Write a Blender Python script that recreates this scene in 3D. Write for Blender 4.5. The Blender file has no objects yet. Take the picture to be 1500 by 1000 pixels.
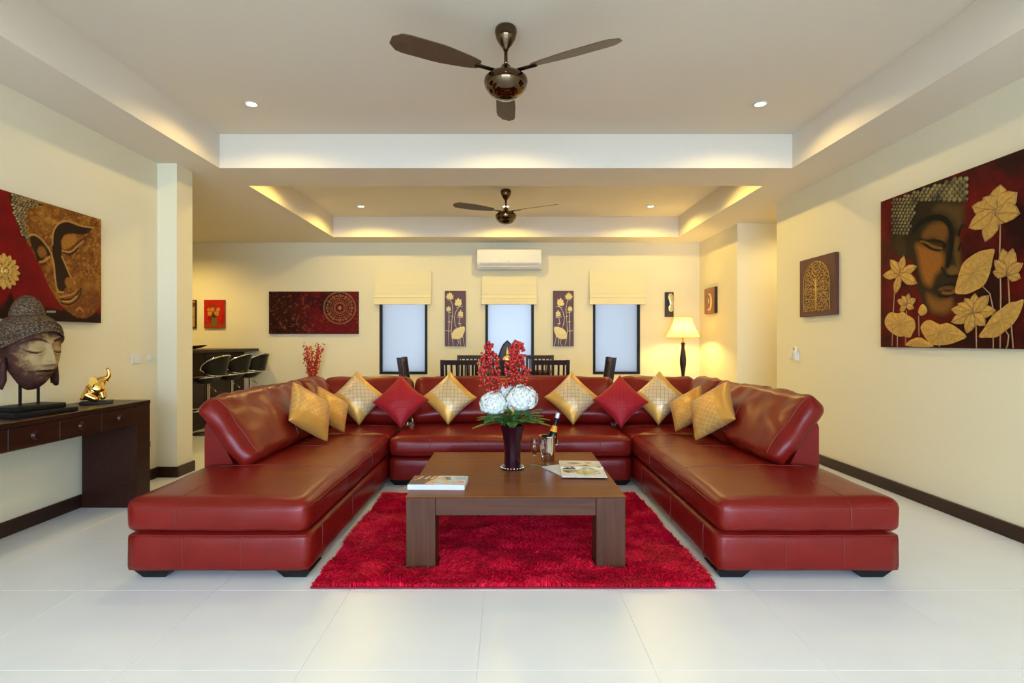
import bpy, bmesh, math, random
import numpy as np
from mathutils import Vector, Matrix, noise
PI = math.pi
R = math.radians
scene = bpy.context.scene
COL = scene.collection
random.seed(7)
rng = np.random.default_rng(7)

# ------------------------------------------------------------------ camera, light, exposure
EYE = 1.28
cam_d = bpy.data.cameras.new('camera')
cam = bpy.data.objects.new('camera', cam_d); COL.objects.link(cam)
cam.location = (0, 0, EYE); cam.rotation_euler = (PI/2, 0, 0)
cam_d.sensor_width = 36; cam_d.lens = 807/1500*36
cam_d.shift_x = 9/1500; cam_d.clip_start = 0.05
scene.camera = cam

SKY = 13.6            # overcast daylight outside the open terrace doors
DOWN = (27.0, 8.0, 55.0, 52.0)      # ceiling downlights by row, W
WARM = (1.0, 0.74, 0.30); WARM2 = (1.0, .735, .18)
world = bpy.data.worlds.new('sky'); scene.world = world
world.use_nodes = True
bg = world.node_tree.nodes['Background']
bg.inputs[0].default_value = (0.54, 0.735, 1.0, 1); bg.inputs[1].default_value = SKY
vs = scene.view_settings
vs.view_transform = 'Standard'; vs.look = 'None'; vs.gamma = 1; vs.exposure = 0.10
vs.use_curve_mapping = False

pd = bpy.data.lights.new('door_portal', 'AREA'); pd.shape = 'RECTANGLE'; pd.size = 6.2; pd.size_y = 2.75
pd.cycles.is_portal = True
po = bpy.data.objects.new('door_portal', pd); COL.objects.link(po)
po.location = (0, -3.95, 1.375); po.rotation_euler = (PI/2, 0, 0)

def lamp(name, kind, loc, energy, color, parent=None, size=0.05, spot=None, blend=1.0):
    d = bpy.data.lights.new(name, kind); d.energy = energy; d.color = color
    d.shadow_soft_size = size
    if kind == 'SPOT': d.spot_size = spot; d.spot_blend = blend
    o = bpy.data.objects.new(name, d); COL.objects.link(o); o.location = loc
    if parent: o.parent = parent
    return o

# ------------------------------------------------------------------ helpers
def lin(r, g, b, k=1.0):
    f = lambda c: ((c/255)/12.92 if c/255 <= .04045 else (((c/255)+.055)/1.055)**2.4)
    return (f(r)*k, f(g)*k, f(b)*k)

def new_mat(name):
    m = bpy.data.materials.new(name); m.use_nodes = True
    nt = m.node_tree; b = nt.nodes['Principled BSDF']
    return m, nt, b

def nd(nt, t, **kw):
    n = nt.nodes.new(t)
    for k, v in kw.items():
        if k.startswith('i_'): n.inputs[k[2:].replace('_', ' ')].default_value = v
        else: setattr(n, k, v)
    return n

def ramp(nt, fac, stops):
    r = nt.nodes.new('ShaderNodeValToRGB')
    e = r.color_ramp.elements
    while len(e) < len(stops): e.new(0.5)
    for k, (p, c) in enumerate(stops):
        e[k].position = p; e[k].color = (*c, 1)
    nt.links.new(fac, r.inputs[0]); return r.outputs[0]

def bump(nt, b, h, s=0.2, d=0.01):
    n = nt.nodes.new('ShaderNodeBump'); n.inputs['Strength'].default_value = s; n.inputs['Distance'].default_value = d
    nt.links.new(h, n.inputs['Height']); nt.links.new(n.outputs[0], b.inputs['Normal']); return n

def plain(name, col, rough=0.5, metal=0.0, var=0.0, scale=20, **kw):
    m, nt, b = new_mat(name)
    b.inputs['Roughness'].default_value = rough; b.inputs['Metallic'].default_value = metal
    tc = nd(nt, 'ShaderNodeTexCoord')
    nz = nd(nt, 'ShaderNodeTexNoise', i_Scale=scale, i_Detail=4.0)
    nt.links.new(tc.outputs['Object'], nz.inputs['Vector'])
    c2 = tuple(c*(1-var) for c in col)
    nt.links.new(ramp(nt, nz.outputs[0], [(0.35, c2), (0.65, col)]), b.inputs['Base Color'])
    for k, v in kw.items(): b.inputs[k.replace('_', ' ')].default_value = v
    return m

def wood(name, c1, c2, rough=0.35, axis='X', sc=1.0):
    m, nt, b = new_mat(name)
    tc = nd(nt, 'ShaderNodeTexCoord')
    mp = nd(nt, 'ShaderNodeMapping')
    s = [38*sc]*3; s['XYZ'.index(axis)] = 2.2*sc
    mp.inputs['Scale'].default_value = s
    nt.links.new(tc.outputs['Object'], mp.inputs[0])
    nz = nd(nt, 'ShaderNodeTexNoise', i_Scale=1.0, i_Detail=6.0, i_Roughness=0.6, i_Distortion=0.4)
    nt.links.new(mp.outputs[0], nz.inputs['Vector'])
    nt.links.new(ramp(nt, nz.outputs[0], [(0.3, c1), (0.7, c2)]), b.inputs['Base Color'])
    b.inputs['Roughness'].default_value = rough; b.inputs['Specular IOR Level'].default_value = .28
    bump(nt, b, nz.outputs[0], 0.08, 0.002)
    return m

def vcol(name, rough=0.5, spec=0.3, metal_from_gold=False):
    m, nt, b = new_mat(name)
    a = nd(nt, 'ShaderNodeVertexColor', layer_name='Col')
    tc = nd(nt, 'ShaderNodeTexCoord')
    nz = nd(nt, 'ShaderNodeTexNoise', i_Scale=60.0, i_Detail=4.0)
    nt.links.new(tc.outputs['Object'], nz.inputs['Vector'])
    mx = nd(nt, 'ShaderNodeMix', data_type='RGBA', blend_type='MULTIPLY')
    mx.inputs[0].default_value = 0.5
    nt.links.new(a.outputs[0], mx.inputs[6])
    nt.links.new(ramp(nt, nz.outputs[0], [(0.3, (.7, .7, .7)), (0.7, (1.15, 1.15, 1.15))]), mx.inputs[7])
    nt.links.new(mx.outputs[2], b.inputs['Base Color'])
    b.inputs['Roughness'].default_value = rough; b.inputs['Specular IOR Level'].default_value = spec
    bump(nt, b, nz.outputs[0], 0.15, 0.003)
    return m

class MB:
    def __init__(s): s.v = []; s.f = []
    def add(s, v, f, M=None):
        o = len(s.v)
        if M is not None: v = [tuple(M @ Vector(p)) for p in v]
        s.v.extend([tuple(p) for p in v]); s.f.extend([tuple(i+o for i in q) for q in f]); return s
    def box(s, lo, hi, M=None):
        x0, y0, z0 = lo; x1, y1, z1 = hi
        v = [(x0,y0,z0),(x1,y0,z0),(x1,y1,z0),(x0,y1,z0),(x0,y0,z1),(x1,y0,z1),(x1,y1,z1),(x0,y1,z1)]
        return s.add(v, [(0,3,2,1),(4,5,6,7),(0,1,5,4),(1,2,6,5),(2,3,7,6),(3,0,4,7)], M)
    def bbox(s, lo, hi, r=0.01, seg=2, M=None):
        bm = bmesh.new(); bmesh.ops.create_cube(bm, size=1)
        c = [(a+b)/2 for a, b in zip(lo, hi)]; d = [b-a for a, b in zip(lo, hi)]
        for q in bm.verts: q.co = Vector((c[0]+q.co.x*d[0], c[1]+q.co.y*d[1], c[2]+q.co.z*d[2]))
        bmesh.ops.bevel(bm, geom=bm.edges[:], offset=r, segments=seg, affect='EDGES', profile=0.5)
        return s.bm(bm, M)
    def bm(s, bm, M=None):
        bm.verts.index_update()
        s.add([q.co[:] for q in bm.verts], [[q.index for q in f.verts] for f in bm.faces], M); bm.free(); return s
    def tube(s, path, r, seg=8, cap=True, M=None, closed=False):
        P = [Vector(p) for p in path]; n = len(P)
        rr = r if hasattr(r, '__len__') else [r]*n
        v = []; f = []; up = None
        for i in range(n):
            if closed: t = (P[(i+1) % n]-P[i-1]).normalized()
            else: t = (P[min(i+1, n-1)]-P[max(i-1, 0)]).normalized()
            if up is None: up = Vector((0,0,1)) if abs(t.z) < .9 else Vector((1,0,0))
            a = t.cross(up); a = a.normalized() if a.length > 1e-6 else t.orthogonal().normalized()
            b = a.cross(t).normalized(); up = b
            for k in range(seg):
                w = 2*PI*k/seg
                v.append(P[i]+a*(rr[i]*math.cos(w))+b*(rr[i]*math.sin(w)))
        m = n if closed else n-1
        for i in range(m):
            for k in range(seg):
                j = (i+1) % n
                f.append((i*seg+k, i*seg+(k+1) % seg, j*seg+(k+1) % seg, j*seg+k))
        if cap and not closed:
            f.append(tuple(range(seg))[::-1]); f.append(tuple((n-1)*seg+k for k in range(seg)))
        return s.add([tuple(p) for p in v], f, M)
    def lathe(s, prof, seg=24, M=None, cap=True):
        v = []; f = []; n = len(prof)
        for (r, z) in prof:
            for k in range(seg):
                w = 2*PI*k/seg; v.append((r*math.cos(w), r*math.sin(w), z))
        for i in range(n-1):
            for k in range(seg):
                f.append((i*seg+k, i*seg+(k+1) % seg, (i+1)*seg+(k+1) % seg, (i+1)*seg+k))
        if cap:
            if prof[0][0] > 1e-6: f.append(tuple(range(seg))[::-1])
            if prof[-1][0] > 1e-6: f.append(tuple((n-1)*seg+k for k in range(seg)))
        return s.add(v, f, M)
    def prism(s, poly, fn0, fn1):
        """polygon of 2-D points, both caps placed by fn0(p), fn1(p)"""
        n = len(poly)
        v = [fn0(p) for p in poly]+[fn1(p) for p in poly]
        f = [tuple(range(n))[::-1], tuple(range(n, 2*n))]+[(i, (i+1) % n, n+(i+1) % n, n+i) for i in range(n)]
        return s.add(v, f)
    def ball(s, c, r, seg=8, rings=6, sc=(1,1,1), M=None):
        v = [(c[0], c[1], c[2]+r*sc[2])]; f = []
        for i in range(1, rings):
            t = PI*i/rings
            for k in range(seg):
                w = 2*PI*k/seg
                v.append((c[0]+r*sc[0]*math.sin(t)*math.cos(w), c[1]+r*sc[1]*math.sin(t)*math.sin(w), c[2]+r*sc[2]*math.cos(t)))
        v.append((c[0], c[1], c[2]-r*sc[2])); L = len(v)-1
        for k in range(seg):
            f.append((0, 1+k, 1+(k+1) % seg)); f.append((L, L-seg+(k+1) % seg, L-seg+k))
        for i in range(rings-2):
            for k in range(seg):
                a = 1+i*seg; f.append((a+k, a+seg+k, a+seg+(k+1) % seg, a+(k+1) % seg))
        return s.add(v, f, M)

def chain_inv(p):
    M = Matrix()
    while p is not None: M = p.matrix_basis @ M; p = p.parent
    return M.inverted()

def obj(name, mb, mat, parent=None, smooth=None, loc=None, world=False, kind=None, label=None, fixn=True):
    """one mesh object; loc shifts its origin there; world=True: mb is in world space and parent may be moved already"""
    me = bpy.data.meshes.new(name)
    me.from_pydata([tuple(p) for p in mb.v], [], mb.f)
    me.validate()
    if fixn:
        b = bmesh.new(); b.from_mesh(me); bmesh.ops.recalc_face_normals(b, faces=b.faces); b.to_mesh(me); b.free()
    o = bpy.data.objects.new(name, me); COL.objects.link(o)
    if parent is not None:
        o.parent = parent
        if world: me.transform(chain_inv(parent))
    if loc is not None:
        me.transform(Matrix.Translation(-Vector(loc))); o.location = loc
    me.materials.append(mat)
    if smooth is True: me.polygons.foreach_set('use_smooth', [True]*len(me.polygons))
    elif smooth: 
        me.polygons.foreach_set('use_smooth', [True]*len(me.polygons)); me.set_sharp_from_angle(angle=R(smooth))
    if kind: o['kind'] = kind
    if label: o['label'] = label
    return o

def tag(o, label, cat, group=None):
    o['label'] = label; o['category'] = cat
    if group: o['group'] = group
    return o
def thing(name, label, cat, loc=(0,0,0), rz=0, group=None):
    o = bpy.data.objects.new(name, None); COL.objects.link(o); o.empty_display_size = .1
    o.location = loc; o.rotation_euler = (0, 0, rz)
    o.matrix_basis = Matrix.Translation(loc) @ Matrix.Rotation(rz, 4, 'Z')
    return tag(o, label, cat, group)
def struct(name, mb, mat, parent=None, smooth=None):
    o = obj(name, mb, mat, parent, smooth); o['kind'] = 'structure'; return o
def copy_tree(o, parent=None, keep=True):
    c = o.copy(); COL.objects.link(c)
    if parent is not None: c.parent = parent
    for ch in list(o.children): copy_tree(ch, c)
    return c
def bake(o, name, mat, parent=None, smooth=True):
    """evaluate modifiers of temp object o into a new mesh object"""
    dg = bpy.context.evaluated_depsgraph_get(); dg.update()
    me = bpy.data.meshes.new_from_object(o.evaluated_get(dg))
    n = bpy.data.objects.new(name, me); COL.objects.link(n)
    n.parent = parent; me.materials.clear(); me.materials.append(mat)
    me.polygons.foreach_set('use_smooth', [smooth]*len(me.polygons))
    bpy.data.objects.remove(o)
    return n
def skin(name, verts, edges, radii, mat, parent=None, sub=2):
    me = bpy.data.meshes.new('sk'); me.from_pydata(verts, edges, [])
    o = bpy.data.objects.new('sk', me); COL.objects.link(o)
    o.modifiers.new('s', 'SKIN')
    for i, r in enumerate(radii):
        d = me.skin_vertices[0].data[i]; d.radius = (r, r) if not hasattr(r, '__len__') else r
        d.use_root = (i == 0)
    sd = o.modifiers.new('u', 'SUBSURF'); sd.levels = sub; sd.render_levels = sub
    return bake(o, name, mat, parent)

# rounded puffy box: cube surface points -> cushion surface
def rb_map(p, half, r, puff=(0,0,0,0,0,0), pw=1.0):
    p = np.asarray(p, float); half = np.asarray(half, float); q = p*half
    inn = half-r; c = np.clip(q, -inn, inn); d = q-c
    L = np.linalg.norm(d, axis=1); L[L < 1e-9] = 1; n = d/L[:, None]
    out = c+n*r
    for k in range(3):
        a, b = [i for i in range(3) if i != k]
        w = (np.clip(1-p[:, a]**2, 0, 1)*np.clip(1-p[:, b]**2, 0, 1))**pw
        pos = np.where(p[:, k] > .999, puff[2*k+1], 0)-np.where(p[:, k] < -.999, puff[2*k], 0)
        out[:, k] += w*pos
    return out
def cube_grid(nx, ny, nz):
    def sp(n): t = np.linspace(-1, 1, n+1); return np.sin(t*PI/2)*.45+t*.55
    S = [sp(nx), sp(ny), sp(nz)]
    V = []; F = []; idx = {}
    def vid(p):
        k = tuple(round(x, 5) for x in p)
        if k not in idx: idx[k] = len(V); V.append(p)
        return idx[k]
    for k in range(3):
        a, b = [i for i in range(3) if i != k]
        for sg in (-1, 1):
            for i in range(len(S[a])-1):
                for j in range(len(S[b])-1):
                    q = []
                    for (ii, jj) in ((i, j), (i+1, j), (i+1, j+1), (i, j+1)):
                        p = [0, 0, 0]; p[k] = sg; p[a] = S[a][ii]; p[b] = S[b][jj]; q.append(vid(tuple(p)))
                    F.append(tuple(q))
    return np.array(V), F
def cushion(center, half, r, puff, M=None, n=(14, 14, 6), wr=0.0, wf=6.0, seams=(), seed=0, pw=1.0, mirror=None, sr=0.0028):
    """returns (body MB, seam MB). seams: lists of cube-surface points"""
    M = M or Matrix(); T = Matrix.Translation(center) @ M
    def go(P):
        out = rb_map(P, half, r, puff, pw); res = []
        for p in out:
            v = Vector(p)
            if wr:
                nv = Vector((p[0]*wf+seed*7.3, p[1]*wf, p[2]*wf))
                v = v*(1.0)+Vector((noise.noise(nv), noise.noise(nv+Vector((9, 3, 1))), noise.noise(nv+Vector((2, 8, 5)))))*wr
            w = T @ v
            if mirror is not None: w = Vector((2*mirror-w.x, w.y, w.z))
            res.append(tuple(w))
        return res
    V, F = cube_grid(*n)
    mb = MB().add(go(V), F)
    return mb, [MB().tube(go(np.array(s, float)), sr, 6) for s in seams]
def lerp(a, b, n): return [tuple(a[i]+(b[i]-a[i])*k/n for i in range(3)) for k in range(n+1)]
def poly3(*pts, n=10):
    out = []
    for a, b in zip(pts[:-1], pts[1:]): out += lerp(a, b, n)[(1 if out else 0):]
    return out

def cr(P, closed=False, n=5):
    """Catmull-Rom through 2-D points"""
    m = len(P)
    if m < 3: return list(P)
    A = np.array(P, float); out = []
    for i in range(m if closed else m-1):
        p0, p1, p2, p3 = [A[(i+k) % m] if closed else A[min(max(i+k, 0), m-1)] for k in (-1, 0, 1, 2)]
        for t in np.linspace(0, 1, n, endpoint=False):
            out.append(tuple(.5*(2*p1+(p2-p0)*t+(2*p0-5*p1+4*p2-p3)*t*t+(3*p1-p0-3*p2+p3)*t**3)))
    return out if closed else out+[tuple(A[-1])]
# painted surfaces: a grid of points with a colour per vertex
class Paint:
    def __init__(s, u0, u1, v0, v1, step):
        s.nu = max(2, int(round((u1-u0)/step)))+1; s.nv = max(2, int(round((v1-v0)/step)))+1
        s.u, s.v = np.meshgrid(np.linspace(u0, u1, s.nu), np.linspace(v0, v1, s.nv))
        s.c = np.zeros((s.nv, s.nu, 3)); s.h = np.zeros((s.nv, s.nu))
        s.step = step
    def noise(s, sc, seed=0, octv=3):
        out = np.zeros_like(s.u); amp = 1; tot = 0
        for o in range(octv):
            g = np.random.default_rng(seed+o).random((64, 64)); k = sc*2**o
            x = (s.u*k) % 63; y = (s.v*k) % 63; xi = x.astype(int); yi = y.astype(int); fx = x-xi; fy = y-yi
            fx = fx*fx*(3-2*fx); fy = fy*fy*(3-2*fy)
            a = g[yi, xi]*(1-fx)+g[yi, xi+1]*fx; b = g[yi+1, xi]*(1-fx)+g[yi+1, xi+1]*fx
            out += amp*(a*(1-fy)+b*fy); tot += amp; amp *= .55
        return out/tot
    def mix(s, w, col):
        w = np.clip(w, 0, 1)[..., None]; col = np.asarray(col, float); s.c = s.c*(1-w)+col*w
    def inside(s, poly):
        ins = np.zeros(s.u.shape, bool); n = len(poly)
        for i in range(n):
            x0, y0 = poly[i]; x1, y1 = poly[(i+1) % n]
            if y0 == y1: continue
            c = ((y0 > s.v) != (y1 > s.v)) & (s.u < (x1-x0)*(s.v-y0)/(y1-y0)+x0)
            ins ^= c
        return ins
    def dist(s, pts, closed=False):
        d = np.full(s.u.shape, 9e9); n = len(pts)
        for i in range(n if closed else n-1):
            x0, y0 = pts[i]; x1, y1 = pts[(i+1) % n]; dx, dy = x1-x0, y1-y0; L = dx*dx+dy*dy or 1e-12
            t = np.clip(((s.u-x0)*dx+(s.v-y0)*dy)/L, 0, 1)
            d = np.minimum(d, np.hypot(s.u-x0-t*dx, s.v-y0-t*dy))
        return d
    def fill(s, poly, col, soft=0.004, a=1.0, h=0):
        if 5 <= len(poly) < 15: poly = cr(poly, True, 4)
        d = s.dist(poly, True); sd = np.where(s.inside(poly), d, -d); w = np.clip(sd/soft+.5, 0, 1)*a
        s.mix(w, col); s.h += w*h; return w
    def stroke(s, pts, wd, col, a=1.0, h=0):
        pts = cr(pts)
        w = np.clip((wd-s.dist(pts))/(s.step)+.5, 0, 1)*a
        s.mix(w, col); s.h += w*h
    def blob(s, cx, cy, rx, ry, col, a=1.0, soft=.3, rot=0, h=0):
        x = s.u-cx; y = s.v-cy; X = x*math.cos(rot)+y*math.sin(rot); Y = -x*math.sin(rot)+y*math.cos(rot)
        w = np.clip((1-np.hypot(X/rx, Y/ry))/soft, 0, 1)*a; s.mix(w, col); s.h += w*h
    def build(s, name, mat, fn, parent=None, smooth=True, world=True):
        """fn(u, v, h) arrays -> x, y, z arrays"""
        x, y, z = fn(s.u, s.v, s.h)
        co = np.stack([np.broadcast_to(t, s.u.shape) for t in (x, y, z)], -1).reshape(-1, 3)
        i = np.arange((s.nv-1)*(s.nu-1)); r = i//(s.nu-1); c = i % (s.nu-1); b = r*s.nu+c
        F = np.stack([b, b+1, b+s.nu+1, b+s.nu], -1)
        me = bpy.data.meshes.new(name); me.from_pydata(co.tolist(), [], F.tolist())
        ca = me.color_attributes.new('Col', 'FLOAT_COLOR', 'POINT')
        ca.data.foreach_set('color', np.concatenate([s.c.reshape(-1, 3), np.ones((len(co), 1))], 1).astype('f').ravel())
        o = bpy.data.objects.new(name, me); COL.objects.link(o); me.materials.append(mat)
        me.polygons.foreach_set('use_smooth', [smooth]*len(me.polygons))
        if parent is not None:
            o.parent = parent
            if world: me.transform(chain_inv(parent))
        return o

# ------------------------------------------------------------------ materials
def plaster(name, col):
    m, nt, b = new_mat(name)
    tc = nd(nt, 'ShaderNodeTexCoord'); nz = nd(nt, 'ShaderNodeTexNoise', i_Scale=90.0, i_Detail=3.0)
    nt.links.new(tc.outputs['Object'], nz.inputs['Vector'])
    c2 = tuple(c*.97 for c in col)
    nt.links.new(ramp(nt, nz.outputs[0], [(.3, c2), (.7, col)]), b.inputs['Base Color'])
    b.inputs['Roughness'].default_value = .75; b.inputs['Specular IOR Level'].default_value = .2
    bump(nt, b, nz.outputs[0], .05, .002); return m
WALL = plaster('wall_paint', (.80, .725, .52))
CEIL = plaster('ceiling_paint', (.80, .715, .585))
TILE = plain('floor_tile_glaze', (.85, .865, .885), .30, var=.03, scale=3)
GROUT = plain('grout', (.76, .77, .77), .8)
DARK = wood('dark_wood', (.012, .0035, .002), (.035, .011, .006), .38, 'Y')
BASEB = wood('baseboard_wood', (.018, .007, .004), (.05, .02, .011), .35, 'Y')
TABLEW = wood('walnut_top_lit', (.150, .040, .007), (.235, .072, .012), .36, 'X', .8)  # tabletop copy: warm reflection on the top put into its orange colour
TABLEL = wood('walnut_leg_shaded', (.055, .020, .011), (.105, .040, .020), .36, 'Z', .8); TABLEF = wood('walnut_apron_shaded', (.055, .020, .011), (.105, .040, .020), .36, 'X', .8)  # same walnut in darker copies, shade of the fronts put into the colour
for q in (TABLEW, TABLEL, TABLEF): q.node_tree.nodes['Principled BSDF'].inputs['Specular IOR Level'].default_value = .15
CONSW = wood('console_wood', (.016, .004, .002), (.042, .011, .006), .33, 'Y')
CHAIRW = wood('chair_wood', (.014, .005, .004), (.035, .012, .008), .35, 'Z')
BLACK = plain('black_lacquer', (.008, .007, .007), .45, var=.3, Specular_IOR_Level=.2)
CHROME = plain('chrome', (.80, .80, .80), .10, 1.0)
BRONZE = plain('dark_chrome', (.13, .085, .05), .06, 1.0, var=.1)
GOLD = plain('polished_gold', (.95, .60, .16), .16, 1.0, var=.1)
GOLDP = plain('gold_paint', (.64, .36, .07), .42, 0.25, var=.25, scale=40)
PALEG = plain('pale_gold_relief', (.80, .64, .26), .5, 0.1, var=.12, scale=40)
PALES = plain('pale_stem_relief', (.80, .68, .55), .5, 0.0, var=.1)
CREAM = plain('cream_fabric', (.83, .73, .47), .85, var=.05, scale=150)
WHITEP = plain('white_plastic', (.76, .73, .67), .3, var=.02)
GREYP = plain('grey_plastic', (.35, .34, .32), .4)

def leather():
    m, nt, b = new_mat('oxblood_leather')
    tc = nd(nt, 'ShaderNodeTexCoord')
    v = nd(nt, 'ShaderNodeTexVoronoi', i_Scale=260.0); nt.links.new(tc.outputs['Object'], v.inputs['Vector'])
    nz = nd(nt, 'ShaderNodeTexNoise', i_Scale=7.0, i_Detail=4.0, i_Distortion=.6); nt.links.new(tc.outputs['Object'], nz.inputs['Vector'])
    nt.links.new(ramp(nt, nz.outputs[0], [(.3, (.150, .0055, .0036)), (.7, (.185, .0080, .0052))]), b.inputs['Base Color'])
    ad = nd(nt, 'ShaderNodeMath', operation='MULTIPLY_ADD'); ad.inputs[1].default_value = .06
    nt.links.new(v.outputs['Distance'], ad.inputs[0]); nt.links.new(nz.outputs[0], ad.inputs[2])
    bump(nt, b, ad.outputs[0], .20, .010)
    b.inputs['Roughness'].default_value = .31; b.inputs['Specular IOR Level'].default_value = .30; b.inputs['Specular Tint'].default_value = (1, .80, .82, 1)
    b.inputs['Coat Weight'].default_value = .06; b.inputs['Coat Roughness'].default_value = .22
    return m
LEATHER = leather()
SEAM = plain('leather_seam', (.17, .010, .007), .4)

def silk(name, base, band, line):
    """pillow cover: smooth border, embroidered lattice on a paler middle band (UV = -1..1 over the cover)"""
    m, nt, b = new_mat(name)
    uv = nd(nt, 'ShaderNodeUVMap', uv_map='UV'); sx = nd(nt, 'ShaderNodeSeparateXYZ'); nt.links.new(uv.outputs[0], sx.inputs[0])
    def mth(op, a, c=None):
        n = nd(nt, 'ShaderNodeMath', operation=op)
        for k, x in enumerate((a, c)):
            if x is None: continue
            if isinstance(x, (int, float)): n.inputs[k].default_value = x
            else: nt.links.new(x, n.inputs[k])
        return n.outputs[0]
    U, V = sx.outputs[0], sx.outputs[1]
    s1 = mth('ADD', U, V); s2 = mth('SUBTRACT', U, V)
    def lines(x): return mth('LESS_THAN', mth('ABSOLUTE', mth('SUBTRACT', mth('FRACT', mth('MULTIPLY', x, 4.2)), .5)), .045)
    band_m = mth('MULTIPLY', mth('GREATER_THAN', U, -.42), mth('LESS_THAN', U, .60))
    ln = mth('MULTIPLY', mth('MAXIMUM', lines(s1), lines(s2)), band_m)
    m1 = nd(nt, 'ShaderNodeMix', data_type='RGBA'); nt.links.new(band_m, m1.inputs[0])
    m1.inputs[6].default_value = (*base, 1); m1.inputs[7].default_value = (*band, 1)
    m2 = nd(nt, 'ShaderNodeMix', data_type='RGBA'); nt.links.new(ln, m2.inputs[0])
    nt.links.new(m1.outputs[2], m2.inputs[6]); m2.inputs[7].default_value = (*line, 1)
    nt.links.new(m2.outputs[2], b.inputs['Base Color'])
    red = 'red' in name
    b.inputs['Roughness'].default_value = .55 if red else .36; b.inputs['Sheen Weight'].default_value = .08; b.inputs['Metallic'].default_value = .05 if red else .3; b.inputs['Specular IOR Level'].default_value = .3
    tc = nd(nt, 'ShaderNodeTexCoord'); nz = nd(nt, 'ShaderNodeTexNoise', i_Scale=14.0, i_Detail=3.0); nt.links.new(tc.outputs['Object'], nz.inputs['Vector'])
    bump(nt, b, mth('ADD', mth('MULTIPLY', ln, .35), nz.outputs[0]), .35, .006)
    return m
SILK_G = silk('gold_silk', (.62, .30, .055), (.62, .33, .085), (.78, .48, .14))
SILK_P = silk('pale_gold_silk', (.66, .36, .075), (.68, .50, .28), (.38, .24, .10))
SILK_R = silk('red_silk', (.36, .004, .010), (.38, .005, .012), (.20, .002, .006))

# ------------------------------------------------------------------ room shell
WX = 3.29; BY = 9.35; HS = 2.96; HC = 3.29; FY = -4.0
T1 = (1.73, 5.34); T2 = (5.95, 8.86); TX = 2.775
# floor of large square tiles
TS = .69
fl = struct('floor', MB().box((-7, FY-.2, -.12), (4.9, BY+.2, -.002)), GROUT)
tmb = MB().bbox((-TS/2+.0006, -TS/2+.0006, -.03), (TS/2-.0006, TS/2-.0006, 0), .0008, 1)
t0 = obj('floor_tile', tmb, TILE, fl); first = True
for i in range(-6, 11):
    for j in range(-5, 12):
        x = -2.87+TS*(i+.5); y = 2.835+TS*(j-.5)
        if x-TS/2 > 4.8 or x+TS/2 < -6.9 or y+TS/2 < FY or y-TS/2 > BY: continue
        if x+TS/2 < -3.5 and y+TS/2 < 5.2: continue
        if x-TS/2 > 3.4 and (y+TS/2 < 6.6 or y-TS/2 > 7.9): continue
        o = t0 if first else t0.copy()
        if not first: COL.objects.link(o)
        first = False; o.location = (x, y, 0)
struct('terrace', MB().box((-9, -9, -.15), (9, FY-.21, -.03)), plain('terrace_stone', (.5, .5, .48), .8, var=.1))

c = MB()
c.box((-7, FY-.2, HS), (-TX, BY+.2, HC)); c.box((TX, FY-.2, HS), (4.9, BY+.2, HC))
c.box((-TX, FY-.2, HS), (TX, T1[0], HC)); c.box((-TX, T1[1], HS), (TX, T2[0], HC)); c.box((-TX, T2[1], HS), (TX, BY+.2, HC))
c.box((-7, FY-.2, HC), (4.9, BY+.2, HC+.15))
struct('ceiling', c, CEIL)
PX = -3.106
struct('wall_left', MB().box((-3.55, FY, 0), (-WX, 5.2, HS)).box((-3.55, 5.2, 0), (PX, 5.46, HS)), WALL)
struct('wall_right', MB().box((WX, FY, 0), (WX+.22, 6.69, HS)).box((WX, 7.83, 0), (WX+.22, BY, HS)), WALL)
struct('wall_corridor', MB().box((4.7, 6.4, 0), (4.9, 8.1, HS)).box((WX+.22, 6.49, 0), (4.7, 6.69, HS)).box((WX+.22, 7.83, 0), (4.7, 8.03, HS)), WALL)
struct('wall_bar', MB().box((-7, 5.26, 0), (-6.8, BY, HS)).box((-6.8, 5.26, 0), (-3.55, 5.46, HS)), WALL)
struct('wall_front', MB().box((-7, FY-.2, 0), (-3.1, FY, HS)).box((3.1, FY-.2, 0), (4.9, FY, HS)).box((-3.1, FY-.2, 2.75), (3.1, FY, HS)), WALL)
WIN = [(-2.143, -1.332), (-.348, .475), (1.478, 2.277)]; WZ = (.724, 2.12)
wb = MB(); xs = [-7]+[q for w in WIN for q in w]+[4.9]
for k in range(0, len(xs), 2): wb.box((xs[k], BY, 0), (xs[k+1], BY+.2, HS))
for a, b in WIN:
    wb.box((a, BY, 0), (b, BY+.2, WZ[0])); wb.box((a, BY, WZ[1]), (b, BY+.2, HS))
struct('wall_back', wb, WALL)

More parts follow.
